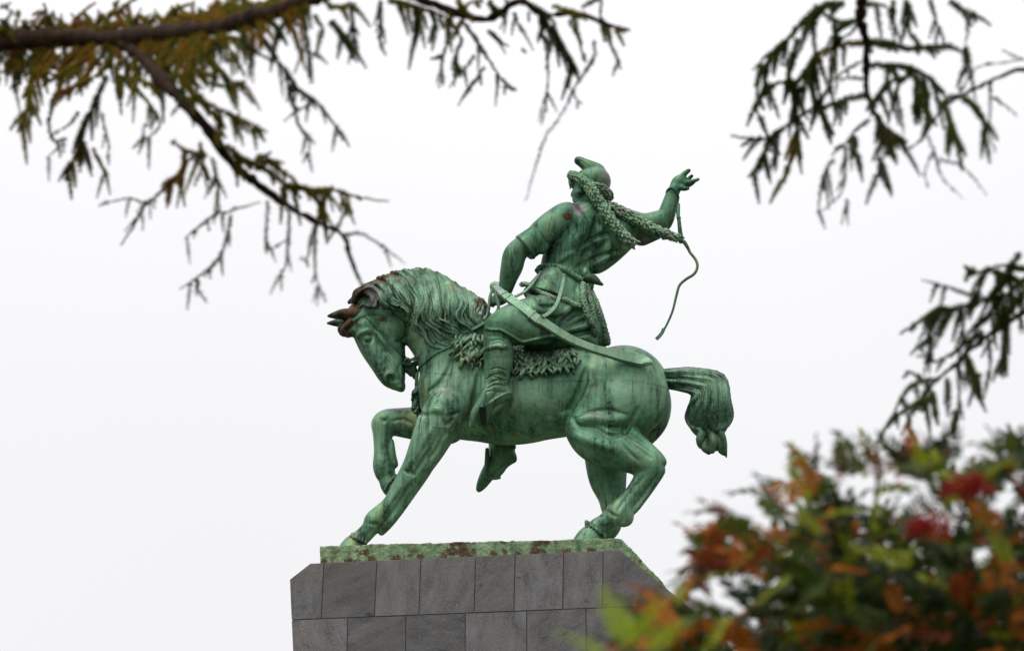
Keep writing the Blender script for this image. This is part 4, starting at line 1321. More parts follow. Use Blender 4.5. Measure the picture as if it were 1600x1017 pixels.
for gx, gr, am in ((520, 16, .5), (560, 14, .6), (575, 10, .8), (645, 14, .6), (705, 16, .9), (720, 16, 1.0), (735, 10, .7), (790, 14, .7), (838, 14, 1.0), (850, 10, .9), (870, 12, .5), (905, 10, .5), (945, 10, .6), (1000, 14, .5)):
    for gy in (846, 862, 878):
        plinth_stain.append((gx + random.uniform(-4, 4), gy, PLW, gr * random.uniform(.7, 1.1), 0, am))
for gx in range(505, 960, 38):
    plinth_stain.append((gx, 878 - (gx - 500) * .04, PLW, 13, 0, .75))
plinth = PB.mesh('plinth', M_plinth, statue, plinth_stain)

# ---------------------------------------------------------------- stone pedestal
def stone(name):
    m, nt, b = new_mat(name)
    tc = N(nt, 'ShaderNodeTexCoord').outputs['Object']
    oi = N(nt, 'ShaderNodeObjectInfo').outputs['Random']
    off = N(nt, 'ShaderNodeVectorMath', operation='ADD')
    nt.links.new(tc, off.inputs[0])
    cmb = N(nt, 'ShaderNodeCombineXYZ')
    for i in range(3): nt.links.new(math_n(nt, 'MULTIPLY', oi, 37.0 + 11 * i), cmb.inputs[i])
    nt.links.new(cmb.outputs[0], off.inputs[1])
    v = off.outputs[0]
    def rs(rot, st):
        m1 = N(nt, 'ShaderNodeMapping')
        cr = N(nt, 'ShaderNodeCombineXYZ')
        nt.links.new(math_n(nt, 'ADD', math_n(nt, 'MULTIPLY', oi, 2.4), R(rot) - .9), cr.inputs[1])
        nt.links.new(cr.outputs[0], m1.inputs['Rotation'])
        nt.links.new(v, m1.inputs['Vector'])
        return mapping(nt, m1.outputs[0], st)
    mp_ = rs(38, (.6, 1, 1.7))
    clouds = noise(nt, mp_, 1.8, 7, .68)
    grain = noise(nt, v, 26, 5, .7)
    c = mixc(nt, ramp(nt, clouds, [(.32, 0), (.70, 1)]), (.030, .031, .036), (.150, .146, .150))
    c = mixc(nt, ramp(nt, noise(nt, v, 1.1, 4), [(.40, 0), (.65, .7)]), c, (.110, .094, .082))
    c = mixc(nt, ramp(nt, grain, [(.44, 0), (.72, .7)]), c, (.185, .18, .18))
    # pale scratches and chips
    for rot, sc_, st, lo in ((38, 7.0, (1, 1, 5.5), .66), (-25, 9.0, (1, 1, 4.0), .69), (70, 16.0, (1, 1, 2.0), .70)):
        m3 = rs(rot, st)
        c = mixc(nt, ramp(nt, noise(nt, m3, sc_, 3, .6), [(lo, 0), (lo + .05, .55)]), c, (.33, .30, .27))
    # dark inclusions
    inc = noise(nt, mapping(nt, v, (1.2, 1, 2.2)), 1.7, 2)
    c = mixc(nt, ramp(nt, inc, [(.70, 0), (.74, .8)]), c, (.035, .035, .04))
    hs = N(nt, 'ShaderNodeHueSaturation')
    nt.links.new(c, hs.inputs['Color'])
    mrr = N(nt, 'ShaderNodeMapRange')
    mrr.inputs['To Min'].default_value = .74
    mrr.inputs['To Max'].default_value = 1.18
    nt.links.new(oi, mrr.inputs['Value'])
    nt.links.new(mrr.outputs[0], hs.inputs['Value'])
    nt.links.new(hs.outputs[0], b.inputs['Base Color'])
    b.inputs['Roughness'].default_value = .62
    b.inputs['Specular IOR Level'].default_value = .35
    bp = N(nt, 'ShaderNodeBump')
    bp.inputs['Strength'].default_value = .25
    bp.inputs['Distance'].default_value = .02
    nt.links.new(grain, bp.inputs['Height'])
    nt.links.new(bp.outputs[0], b.inputs['Normal'])
    return m


M_stone = stone('dark grey stone')
M_core, nt_, b_ = new_mat('mortar')
b_.inputs['Base Color'].default_value = (.12, .12, .125, 1)
b_.inputs['Roughness'].default_value = .9
ped = empty('stone_pedestal', (ORG[0], ORG[1], 0), -PF.yaw)
tag(ped, 'tall dark grey stone slab pedestal with cut corners under the horseman', 'pedestal')
PW0, PW1 = -1.98, 1.9                       # front and back of the pedestal
GZ = ORG[2]                                 # local z = world z - GZ; pedestal empty stands on the ground


def pl(px, py):
    p = PF.P(px, py, PW0)
    return np.array([p[0], p[2] + GZ])


topy = lambda x: 881 + (858 - 881) * (x - 485) / 483
joiny = lambda x: 968 + (945 - 968) * (x - 455) / 595
A, B_, C_, D_ = pl(453, 905), pl(485, 881), pl(968, 858), pl(1128, 990)
ztop = .5 * (B_[1] + C_[1]); B_[1] = C_[1] = ztop
zj = .5 * (pl(455, 968)[1] + pl(1050, 945)[1])
slope_l = (pl(458, 1017)[0] - A[0]) / (A[1] - pl(458, 1017)[1])
left_x = lambda z: A[0] + slope_l * (A[1] - z) * (1 if z > A[1] - 3 else 1)
core_poly = [(left_x(0), 0), A, B_, C_, D_, (D_[0], 0)]


def extrude(name, poly, y0, y1, mat, parent, bev=0.0):
    bm = bmesh.new()
    va = [bm.verts.new((p[0], y0, p[1])) for p in poly]
    vb = [bm.verts.new((p[0], y1, p[1])) for p in poly]
    bm.faces.new(va); bm.faces.new(vb[::-1])
    n = len(poly)
    for i in range(n):
        bm.faces.new((va[i], vb[i], vb[(i + 1) % n], va[(i + 1) % n]))
    bmesh.ops.recalc_face_normals(bm, faces=bm.faces)
    if bev:
        bmesh.ops.bevel(bm, geom=[e for e in bm.edges if all(abs(v.co.y - y0) < 1e-5 for v in e.verts)], offset=bev, segments=1, affect='EDGES')
    me = bpy.data.meshes.new(name); bm.to_mesh(me); bm.free()
    me.materials.append(mat)
    o = bpy.data.objects.new(name, me); COL.objects.link(o); o.parent = parent
    return o


cen = np.array([0.0, 6.0])
extrude('core', [np.array(q) + np.array([-.05 * np.sign(q[0]), -.05 if q[1] > 1 else 0]) for q in core_poly], PW0 + .03, PW1, M_core, ped)


def clip_poly(poly, a, b):
    """keep the part of poly left of the line a->b"""
    out = []
    for i in range(len(poly)):
        p, q = np.array(poly[i]), np.array(poly[(i + 1) % len(poly)])
        sp_ = (b[0] - a[0]) * (p[1] - a[1]) - (b[1] - a[1]) * (p[0] - a[0])
        sq = (b[0] - a[0]) * (q[1] - a[1]) - (b[1] - a[1]) * (q[0] - a[0])
        if sp_ >= 0: out.append(p)
        if sp_ * sq < 0: out.append(p + (q - p) * sp_ / (sp_ - sq))
    return out


GAP = .012
rows = [(ztop + .5, zj)]
z = zj
while z > 0:
    rows.append((z, max(0, z - 1.5))); z -= 1.5
joints = [[506, 589, 658, 744, 806, 882, 944], [543, 634, 727, 823, 916, 1010]]
xl, xr = A[0] - .3, D_[0] + .3
hull = core_poly[::-1]
for ri, (z1, z0) in enumerate(rows):
    jx = [pl(x, 915 if ri == 0 else 985)[0] for x in joints[ri % 2]]
    if ri > 1: jx = [x + random.uniform(-.25, .25) for x in jx]
    jx = [xl] + jx + [xr]
    for i in range(len(jx) - 1):
        x0_, x1_ = jx[i] + GAP, jx[i + 1] - GAP
        lean = .05
        poly = [(x0_ - lean * (ri == 0), z0 + GAP), (x1_ - lean * (ri == 0), z0 + GAP), (x1_, z1 - GAP), (x0_, z1 - GAP)]
        for j in range(len(hull)):
            poly = clip_poly(poly, hull[j], hull[(j + 1) % len(hull)])
            if len(poly) < 3: break
        if len(poly) < 3: continue
        pr = random.uniform(-.004, .004)
        extrude('slab', poly, PW0 + pr, PW0 + .05, M_stone, ped, .004)
# slabs facing the two ends and the sloping shoulders
ends = [(core_poly[0], core_poly[1]), (core_poly[1], core_poly[2]), (core_poly[3], core_poly[4]), (core_poly[4], core_poly[5])]
for a, b in ends:
    a, b = np.array(a), np.array(b)
    t = b - a; ln = np.linalg.norm(t); t /= ln
    nrm = np.array([-t[1], t[0]])
    if nrm @ (a - np.array([0, ztop - 5])) < 0: nrm = -nrm
    nseg = max(1, int(ln / 1.5))
    for i in range(nseg):
        for (ya, yb) in ((PW0 + .065, .1), (.12, PW1 - .01)):
            p, q = a + t * (ln * i / nseg + GAP), a + t * (ln * (i + 1) / nseg - GAP)
            extrude('slab', [p - nrm * .05, q - nrm * .05, q - nrm * .004, p - nrm * .004], ya, yb, M_stone, ped)

# ---------------------------------------------------------------- ground
gm, nt_, b_ = new_mat('autumn lawn')
tc_ = N(nt_, 'ShaderNodeTexCoord').outputs['Object']
gc = mixc(nt_, ramp(nt_, noise(nt_, tc_, .35, 6), [(.35, 0), (.65, 1)]), (.035, .055, .02), (.075, .075, .03))
gc = mixc(nt_, ramp(nt_, noise(nt_, tc_, 12, 5, .7), [(.45, 0), (.7, .6)]), gc, (.10, .07, .035))
nt_.links.new(gc, b_.inputs['Base Color'])
b_.inputs['Roughness'].default_value = .95
gnd = mesh_obj('ground', [(-3000, -3000, 0), (3000, -3000, 0), (3000, 3000, 0), (-3000, 3000, 0)], [(0, 1, 2, 3)], gm, None, False)
tag(gnd, 'autumn lawn around the monument', None, None, 'structure')
pm, nt_, b_ = new_mat('paving')
tc_ = N(nt_, 'ShaderNodeTexCoord').outputs['Object']
bt = N(nt_, 'ShaderNodeTexBrick')
bt.inputs['Scale'].default_value = 1.2
bt.inputs['Color1'].default_value = (.075, .072, .07, 1); bt.inputs['Color2'].default_value = (.055, .053, .052, 1); bt.inputs['Mortar'].default_value = (.03, .03, .03, 1)
nt_.links.new(tc_, bt.inputs['Vector'])
nt_.links.new(bt.outputs[0], b_.inputs['Base Color'])
b_.inputs['Roughness'].default_value = .85
pav = mesh_obj('pavement', [(ORG[0] - 14, ORG[1] - 12, .006), (ORG[0] + 14, ORG[1] - 12, .006), (ORG[0] + 14, ORG[1] + 14, .006), (ORG[0] - 14, ORG[1] + 14, .006)], [(0, 1, 2, 3)], pm, None, False)
tag(pav, 'paved terrace round the foot of the pedestal', None, None, 'structure')


# ---------------------------------------------------------------- trees
def leaf_mat(name, col, trans=.45, rough=.55, var=.25):
    m, nt, b = new_mat(name)
    oi = N(nt, 'ShaderNodeObjectInfo').outputs['Random']
    hs = N(nt, 'ShaderNodeHueSaturation')
    tc = N(nt, 'ShaderNodeTexCoord').outputs['Object']
    n1 = noise(nt, tc, 25, 3)
    hs.inputs['Color'].default_value = (*col, 1)
    v = math_n(nt, 'ADD', math_n(nt, 'MULTIPLY', oi, var), math_n(nt, 'MULTIPLY', n1, .7))
    nt.links.new(math_n(nt, 'ADD', v, .65 - var / 2), hs.inputs['Value'])
    nt.links.new(hs.outputs[0], b.inputs['Base Color'])
    b.inputs['Roughness'].default_value = rough
    b.inputs['Specular IOR Level'].default_value = .15
    tr = N(nt, 'ShaderNodeBsdfTranslucent')
    nt.links.new(hs.outputs[0], tr.inputs['Color'])
    mx = N(nt, 'ShaderNodeMixShader')
    mx.inputs[0].default_value = trans
    out = nt.nodes['Material Output']
    nt.links.new(b.outputs[0], mx.inputs[1]); nt.links.new(tr.outputs[0], mx.inputs[2])
    nt.links.new(mx.outputs[0], out.inputs['Surface'])
    return m


def bark(name, a, b2):
    m, nt, b = new_mat(name)
    tc = N(nt, 'ShaderNodeTexCoord').outputs['Object']
    n1 = noise(nt, mapping(nt, tc, (1, 1, .4)), 22, 6, .65)
    nt.links.new(mixc(nt, ramp(nt, n1, [(.35, 0), (.65, 1)]), a, b2), b.inputs['Base Color'])
    b.inputs['Roughness'].default_value = .9
    b.inputs['Specular IOR Level'].default_value = .12
    bp = N(nt, 'ShaderNodeBump')
    bp.inputs['Strength'].default_value = .8
    bp.inputs['Distance'].default_value = .02
    nt.links.new(n1, bp.inputs['Height'])
    nt.links.new(bp.outputs[0], b.inputs['Normal'])
    return m


M_bark = bark('larch bark', (.010, .007, .005), (.045, .024, .014))
M_twig = bark('larch twig', (.014, .009, .007), (.045, .028, .021))
M_rbark = bark('rowan bark', (.05, .045, .04), (.12, .11, .10))
M_needle = {'g': leaf_mat('larch needles green', (.072, .112, .020), .45), 'o': leaf_mat('larch needles olive', (.215, .18, .024), .5),
            'y': leaf_mat('larch needles orange', (.31, .175, .024), .5), 'd': leaf_mat('larch needles dark', (.075, .070, .022), .4)}


def solid_tube(name, P3, rr, mat, parent, sides=7):
    V, F = tube_mesh(P3, rr, sides)
    n = len(V)
    Vc = np.vstack([V, P3[0], P3[-1]])
    F = [tuple(f) for f in F] + [(n, (j + 1) % sides, j) for j in range(sides)] + [(n + 1, n - sides + j, n - sides + (j + 1) % sides) for j in range(sides)]
    return mesh_obj(name, Vc, F, mat, parent)


def needle_mesh(name, paths, key, parent, dens=1.0, ln=.03, wd=.0020):
    """short shoots: tufts of flat needles round a twig and its side shoots"""
    VV = []
    for path in paths:
        L = np.r_[0, np.cumsum(np.linalg.norm(np.diff(path, axis=0), axis=1))]
        n = max(16, int(L[-1] * 2000 * dens))
        t = rng.random(n) ** .95 * L[-1]
        nt_ = max(2, int(L[-1] / .024))
        t = .6 * t + .4 * (np.floor(t / L[-1] * nt_) + .5) / nt_ * L[-1]
        p = np.column_stack([np.interp(t, L, path[:, i]) for i in range(3)])
        tan = np.gradient(path, axis=0); tan /= np.linalg.norm(tan, axis=1)[:, None] + 1e-9
        T_ = np.column_stack([np.interp(t, L, tan[:, i]) for i in range(3)])
        d = rng.normal(size=(n, 3)); d -= (d * T_).sum(1)[:, None] * T_; d /= np.linalg.norm(d, axis=1)[:, None] + 1e-9
        d = d * rng.uniform(.5, 1.0, n)[:, None] + T_ * rng.uniform(-.1, .9, n)[:, None] + np.array([0, 0, -.15])
        d /= np.linalg.norm(d, axis=1)[:, None]
        d *= (ln * rng.uniform(.5, 1.2, n) * (1 - .7 * (t / L[-1]) ** 1.5))[:, None]
        s = np.cross(d, rng.normal(size=(n, 3))); s /= np.linalg.norm(s, axis=1)[:, None] + 1e-9
        s *= wd
        V = np.empty((n, 4, 3))
        V[:, 0] = p - s * .5; V[:, 1] = p + d * .6 - s; V[:, 2] = p + d; V[:, 3] = p + d * .5 + s
        VV.append(V.reshape(-1, 3))
    V = np.vstack(VV)
    return mesh_obj(name, V, np.arange(len(V)).reshape(-1, 4), M_needle[key], parent, False)


def drape(obj, P3, key, n, lmin, lmax):
    """hanging needled shoots along a bough"""
    VS, FS, paths, nb = [], [], [], 0
    for _ in range(n):
        k = rng.uniform(0, len(P3) - 1.01); i = int(k)
        a = P3[i] * (1 - (k - i)) + P3[i + 1] * (k - i)
        le = rng.uniform(lmin, lmax); sd_ = rng.normal(0, .35, 3)
        g = np.array([a + np.array([sd_[0] * f, sd_[1] * f, -f * f * .8 - f * .2]) * le for f in np.linspace(0, 1, 6)])
        v2, f2 = tube_mesh(g, np.linspace(.004, .0015, 6), 4)
        VS.append(v2); FS.append(f2 + nb); nb += len(v2); paths.append(g)
    t_ = mesh_obj('twig', np.vstack(VS), np.vstack(FS), M_twig, obj)
    t_['kind'] = 'stuff'
    needle_mesh('needles', paths, key, obj, 1.0, .032, .0026)['kind'] = 'stuff'


class Larch:
    def __init__(s, root_xy, label, d0, ph, height, trunk_r, group=None):
        s.d0, s.ph = d0, ph
        s.key = 'o' if root_xy[0] < 0 else 'g'
        s.root = empty('larch_tree', (root_xy[0], root_xy[1], 0))
        tag(s.root, label, 'tree', group)
        s.off = np.array([root_xy[0], root_xy[1], 0])
        hs = np.linspace(0, height, 14)
        P3 = np.column_stack([.05 * np.sin(hs * .5), .05 * np.cos(hs * .4), hs])
        solid_tube('trunk', P3, trunk_r * (1 - hs / height * .85) * (1 + .5 * np.exp(-hs * 2)), M_bark, s.root, 14)

    def pt(s, px, py):
        d = s.d0 + .45 * math.sin(px * .010 + s.ph) + .35 * math.sin(py * .014 + px * .006 + s.ph * 2)
        return at(px, py, d) - s.off

    def path(s, pts, n=6, wob=.004):
        c = catmull(pts, n)
        P3 = np.array([s.pt(q[0], q[1]) for q in c])
        return P3 + rng.normal(0, wob, P3.shape)

    def branch(s, pts, r0, r1, anchor=None):
        P3 = s.path(pts, 6, .003)
        if anchor is not None:
            anchor = np.array([0, 0, P3[0][2] - .3])
            P3 = np.vstack([catmull([anchor, (anchor + P3[0]) / 2 + np.array([0, 0, .15]), P3[0]], 5)[:-1], P3])
        sc_ = s.d0 / FPX
        rr = np.linspace(r0, r1, len(P3)) * sc_ * (1 + .2 * rng.normal(size=len(P3)))
        o = solid_tube('branch', P3, rr, M_bark, s.root, 9)
        if anchor is not None:
            drape(o, P3[2:9], s.key, 26, .12, .4)
        return o

    def twig(s, pts, r=2.2, key='g', dens=1.0, ln=.026, knobs=False):
        P3 = s.path(pts, 6, .002)
        sc_ = s.d0 / FPX
        n = len(P3)
        if knobs:
            P3 = np.column_stack([np.interp(np.linspace(0, 1, n * 3), np.linspace(0, 1, n), P3[:, i]) for i in range(3)])
            n = len(P3)
        rr = np.linspace(r * .62, r * .3, n) * sc_
        if knobs:
            rr = rr * (1 + 2.2 * (rng.random(n) > .80))
        V, F = tube_mesh(P3, rr, 5)
        VS, FS, paths, nb = [V], [F], [P3], len(V)
        Lm = np.linalg.norm(np.diff(P3, axis=0), axis=1).sum()
        for q in range(int(Lm / .075 * min(1.2, dens) + rng.random()) if dens > .3 else 0):      # side shoots
            i = int(rng.integers(max(1, n // 8), n - 1))
            tn = P3[min(i + 1, n - 1)] - P3[i - 1]; tn /= np.linalg.norm(tn) + 1e-9
            sd_ = np.cross(tn, FW) * rng.choice((-1, 1)) + rng.normal(0, .35, 3)
            dd = tn * rng.uniform(.3, .9) + sd_ / np.linalg.norm(sd_) * rng.uniform(.3, .8) + np.array([0, 0, -.55])
            le = rng.uniform(.03, .12) * (.6 + .5 * min(dens, 1.5))
            g = np.array([P3[i] + dd * le * f + np.array([0, 0, -.35 * le * f * f]) for f in np.linspace(0, 1, 5)])
            v2, f2 = tube_mesh(g, np.linspace(r * .5, r * .25, 5) * sc_, 4)
            VS.append(v2); FS.append(f2 + nb); nb += len(v2)
            paths.append(g)
        o = mesh_obj('twig', np.vstack(VS), np.vstack(FS), M_twig, s.root)
        if dens > 0:
            nm = needle_mesh('needles', paths, key, o, dens, ln)
            nm['kind'] = 'stuff'
        return o


def conv(x0, y0, s, txt):
    """compact twig table: key,radius,density:x y x y ... in crop coordinates"""
    out = []
    for line in txt.strip().splitlines():
        head, body = line.split(':')
        k, r, d = head.split(',')
        v = [float(q) for q in body.split()]
        out.append((k.strip(), float(r), float(d), [(x0 + v[i] / s, y0 + v[i + 1] / s) for i in range(0, len(v), 2)]))
    return out


# ---- larch on the left: a heavy bough across the top of the view
LA = Larch((-4.5, 12.4), 'larch with drooping olive and orange twigs reaching in from the left', 13.0, .4, 15.0, .24, 'larches in front of the monument')
LA.branch([(-90, 92), (0, 68), (90, 62), (180, 62), (270, 52), (350, 42), (420, 22), (480, 0), (540, -28)], 18, 13, True)
LA.branch([(540, -28), (600, -30), (640, -8), (700, 16), (760, 30), (812, 2), (845, 22), (905, 22), (960, 42), (985, 48)], 9, 2)
LA.branch([(195, 70), (228, 95), (258, 130), (295, 168), (325, 203), (357, 249), (393, 280), (434, 312), (488, 344), (534, 366), (547, 402), (566, 448)], 11, 2.4)
LT = conv(0, 0, 2.211, '''
d,4,1.2:370 260 330 350 295 430 280 500 225 620
o,2.5,1.6:282 470 262 540 225 625
d,2.2,.5:180 340 170 440 190 490 230 480 160 550
d,2,.5:270 390 240 430 200 455
d,2,.4:350 390 375 500 370 550
o,2,1.0:320 510 350 570 375 605
o,3,1.6:110 290 95 370 65 440
d,2.4,.7:40 180 60 240 35 310
o,2.4,.9:440 260 490 330 530 380 550 440 490 490
d,1.6,.4:490 490 500 430
o,2.4,1.1:620 280 690 340 760 380 850 420 925 458
o,2.4,1.0:690 160 740 220 800 280 850 280
o,2.2,1.0:700 280 780 300 850 285
d,2.6,.8:880 90 920 160 990 250 1030 310 1090 350 1140 410 1185 470
d,2,.7:850 150 900 190 950 215 985 240
d,2,.6:990 260 1000 320 1020 380 1030 430 1070 490 1060 540
d,1.8,.4:1090 350 1050 370 1015 385
g,2.4,1.6:945 80 965 110 985 140
g,2,1.0:1055 60 1060 150 1080 190
d,1.6,.6:1062 150 1068 270
o,2.4,1.4:1085 50 1120 105
g,2.4,1.4:1140 70 1180 120 1225 175
d,1.6,.5:1215 20 1218 90 1220 150
d,1.6,.4:1310 10 1312 90 1315 160
o,2.4,1.0:880 590 930 560 990 600 1060 660 1130 650 1230 680 1345 695
o,2.6,1.6:990 640 1060 650 1130 660 1150 640
o,2.6,1.8:1130 650 1115 720 1110 760
o,2,1.0:1180 690 1195 720 1170 780
d,1.6,.35:1180 810 1250 810 1320 850 1400 910
d,1.8,.5:925 690 920 790 925 860 990 830
d,1.6,.5:1000 720 990 900 965 950
d,1.6,.4:1090 770 1060 890 1040 895
d,1.6,.4:1090 770 1090 940 1110 1010
o,2,.6:730 540 750 620 760 730 820 720 900 700
d,1.6,.5:760 730 680 790 640 820
d,2,.7:800 740 775 850 740 910 680 960 620 1000
d,1.5,.5:680 960 685 1010
o,2.4,1.5:720 540 640 520 600 490
y,2.4,1.6:640 520 630 590 570 635
o,2,1.0:630 600 625 670
o,2,1.0:690 490 700 560 690 600
d,1.6,.4:625 610 560 660 505 700 440 685 340 710
d,1.6,.4:505 700 460 780 415 850
o,2.6,1.3:800 530 870 560 900 545 940 525
o,3,1.6:780 500 850 560 930 590 960 620 1010 650 1080 660
o,2.6,1.4:650 340 700 350 740 400 780 480
o,2.2,1.2:590 250 640 270 680 330
y,3,1.4:60 160 100 100 150 40
o,3,1.4:150 140 170 80 150 10
y,3,1.5:230 140 260 70 330 10
o,3,1.5:330 120 380 60 420 -20
y,3,1.4:430 100 410 40 480 -10
o,3,1.5:560 90 600 40 660 10
y,3,1.4:620 60 700 50 760 10
o,3,1.4:640 90 720 60 830 20
o,3,1.4:760 30 850 -10
o,3,1.6:900 30 980 10 1090 -10
d,2,.6:0 30 40 10
o,2.8,1.6:300 180 260 230 200 260 140 240
y,2.8,1.6:330 200 300 260 250 300 180 330
o,2.8,1.6:380 190 360 240 300 280
o,2.8,1.5:420 200 400 250 430 270
o,2.6,1.4:460 210 480 270 540 300
y,2.8,1.5:180 180 150 220 110 280
o,2.8,1.4:120 170 110 250 90 320
y,2.4,1.2:150 250 200 200 240 160
g,2.6,1.4:560 160 570 220 560 260
o,2.4,1.4:640 170 660 230 720 260
g,2.4,1.2:690 160 720 200 790 290
o,2.4,1.3:740 140 790 130 850 140
o,2.6,1.5:1130 20 1180 25 1210 10
g,2.4,1.1:700 330 660 350 640 330
''')
LT += conv(500, 0, 3.178, '''
o,3,1.5:340 0 400 12 480 40 560 60 640 95
g,3,1.9:465 20 480 90 490 160
g,2.4,1.5:545 50 570 100 580 150
o,3,1.8:690 -10 700 60 720 120
o,2.6,1.4:600 40 680 70 740 20 780 10
d,2.4,.8:720 120 770 190 820 270 870 350 920 420 960 440
d,2,.9:820 330 780 390 745 440
g,2,1.0:710 190 670 300 690 380
d,1.8,.7:770 270 730 330 690 375
d,1.8,.5:660 160 610 280 610 430
d,1.8,.8:610 280 545 295
d,2,.9:830 150 890 200 940 235
g,2.6,1.6:840 0 855 40 870 80
d,3,1.4:970 0 1050 30 1110 70 1130 130 1190 200 1220 280 1260 350
d,2.6,1.2:1100 60 1110 130 1080 210
d,2.4,1.2:1150 120 1180 190 1200 260
d,1.8,.5:1110 180 1130 290 1130 400 1125 560
o,2.4,1.2:1150 30 1250 60 1350 90 1430 130 1540 150
d,2,.6:1300 40 1390 0 1390 130
d,2,.8:1230 100 1280 180 1310 300
d,1.8,.7:1420 150 1450 240 1490 310
d,1.6,.5:1360 200 1360 290 1300 380 1260 460 1300 520
d,1.4,.25:1260 460 1180 600 1120 680 1080 800 1020 1000
d,1.5,.5:925 0 920 90 915 170
d,1.6,.7:960 60 980 110 1000 160
d,1.6,.7:1000 240 1025 265
d,2,.8:150 20 170 140 170 250
d,2,.8:300 0 305 120 300 240
g,2.6,1.4:50 100 100 160 130 210 180 250
d,1.8,.6:1030 60 1040 110
''')
for k, r, d, p in LT:
    LA.twig(p, r, k, d * 1.2, .031 if d > 1 else .024, knobs=d < .6)
rr2 = random.Random(5)
for i in range(190):       # thick foliage along and above the bough
    t = rr2.random()
    bx = 10 + t * 470; by = 64 - max(0, bx - 260) * .22
    up_ = rr2.random() < .58
    ang = rr2.uniform(-1.0, 1.0)
    ln = rr2.uniform(28, 75)
    dx, dy = math.sin(ang) * ln, (-1 if up_ else 1) * math.cos(ang) * ln * .8
    LA.twig([(bx, by), (bx + dx * .5 + rr2.uniform(-6, 6), by + dy * .55), (bx + dx, by + dy)], 2.2, rr2.choice('ooyyogd'), rr2.uniform(.6, 1.2), .034)
for ang, z in ((2.6, 4.8), (3.4, 6.6), (4.2, 8.2), (2.2, 9.0), (1.4, 9.8)):   # boughs on the tree's other side
    e_ = np.array([math.cos(ang), math.sin(ang), -.15])
    P3 = np.array([np.array([0, 0, z]) + e_ * f * 3.0 + np.array([0, 0, .25 * math.sin(f * 3)]) for f in np.linspace(0, 1, 10)])
    bo = solid_tube('branch', P3, np.linspace(.05, .012, 10), M_bark, LA.root, 7)
    drape(bo, P3, 'o', 46, .15, .6)

# ---- larch on the right: one spray hanging from above, one reaching in at half height
LB = Larch((4.4, 12.0), 'larch with green needled sprays hanging in from the right', 12.2, 2.1, 15.0, .22, 'larches in front of the monument')
LB.branch([(1900, -160), (1700, -150), (1520, -140), (1400, -110), (1352, -60), (1346, 0), (1346, 35), (1353, 70), (1353, 117), (1356, 149), (1371, 184), (1385, 205), (1399, 226)], 13, 2.6, True)
LB.branch([(1750, 105), (1604, 109), (1547, 127), (1519, 141), (1498, 152), (1477, 166), (1459, 187), (1445, 212), (1431, 226), (1417, 235)], 4, 1.6, True)
LB.branch([(1760, 455), (1616, 483), (1597, 490), (1571, 506), (1542, 526), (1509, 552), (1490, 571), (1464, 594), (1445, 616), (1428, 639), (1419, 655)], 6, 1.8, True)
LB.branch([(1780, 410), (1616, 422), (1584, 415), (1545, 419), (1522, 428), (1506, 415)], 4, 1.6, True)
RT_ = conv(1130, 0, 2.826, '''
g,3,1.9:480 10 400 50 340 110 270 190 200 240 130 310
g,3,1.7:600 90 520 100 440 60 400 20
g,3,1.8:540 20 470 20 420 60 370 90
o,3,1.7:620 190 520 200 440 225 400 250
g,3,1.9:430 230 380 290 330 360 230 370 150 460
g,3,1.8:210 230 190 320 180 380 150 470 160 530
g,3,1.6:330 170 310 260 290 330 310 430 320 560
g,3,2.0:310 420 325 540 320 620
o,3,2.0:320 580 315 650 290 730 265 800
g,2.6,1.3:630 420 540 440 460 470 380 490 290 550 200 610 120 610 30 600
g,2.6,1.7:215 600 170 700 110 785
d,2,1.0:225 620 228 690 225 760
d,2.4,1.2:490 100 500 170 490 230
g,3,1.9:410 240 370 340 340 390
g,3,1.9:400 280 400 340 380 390
g,2.6,1.4:480 250 470 380 430 450 450 570
d,2,.6:610 270 540 310 490 350
d,2,.4:630 350 560 345 490 350
d,2.4,.9:650 530 590 570 545 630 490 655
d,1.8,.5:540 640 540 730 520 850 440 930
d,1.8,.8:490 700 450 760 430 850 420 935
d,1.8,.6:545 880 550 1000
g,2.2,1.4:580 600 585 690
g,3,1.7:640 180 720 190 800 215 900 210 960 200 1030 210
d,2,1.0:750 0 752 60 755 120
g,2.6,1.7:810 0 815 80 825 160
d,2,1.0:910 0 935 80 955 155
g,2.4,1.4:1000 0 1050 40 1085 60
d,2,.7:1085 60 1080 140 1070 200
d,2.2,1.1:1075 200 1070 260 1070 330
g,3,1.6:640 290 740 290 830 300 900 340 980 410
g,3,1.9:860 340 850 400 845 470
d,2.2,1.0:760 390 785 510
g,2.6,1.5:720 280 725 350 700 410 660 450
g,2.6,1.6:830 300 800 350 760 350 720 380
g,2.6,1.3:640 180 690 200 730 180
d,2.4,1.3:680 520 720 600 750 680
d,2.2,1.3:700 560 760 600 810 630
d,1.6,.4:690 560 690 640 690 700
d,2.2,1.4:690 690 692 740 680 785
g,2.6,1.5:980 470 1010 560 1040 640
g,2.6,1.5:960 470 1000 430 1060 430
g,2.2,1.2:1060 430 1130 490 1160 560 1160 620
d,1.8,.2:1180 370 1180 430 1180 600 1205 675
d,1.8,.15:900 590 930 670 950 740 980 800 1060 880
d,1.8,.15:950 700 1040 730 1110 790 1160 860
d,1.8,.15:930 660 890 760 905 830
d,1.8,.2:1230 220 1300 255 1340 270
d,1.8,.2:1190 430 1250 470 1300 515
d,1.8,.2:1040 420 1120 300 1230 280 1330 260
g,2.2,1.1:890 460 905 520 900 560
g,2.4,1.3:620 20 680 20 740 40
g,2.4,1.2:880 360 900 430 910 500
d,2,.6:600 100 560 150 520 170
''')
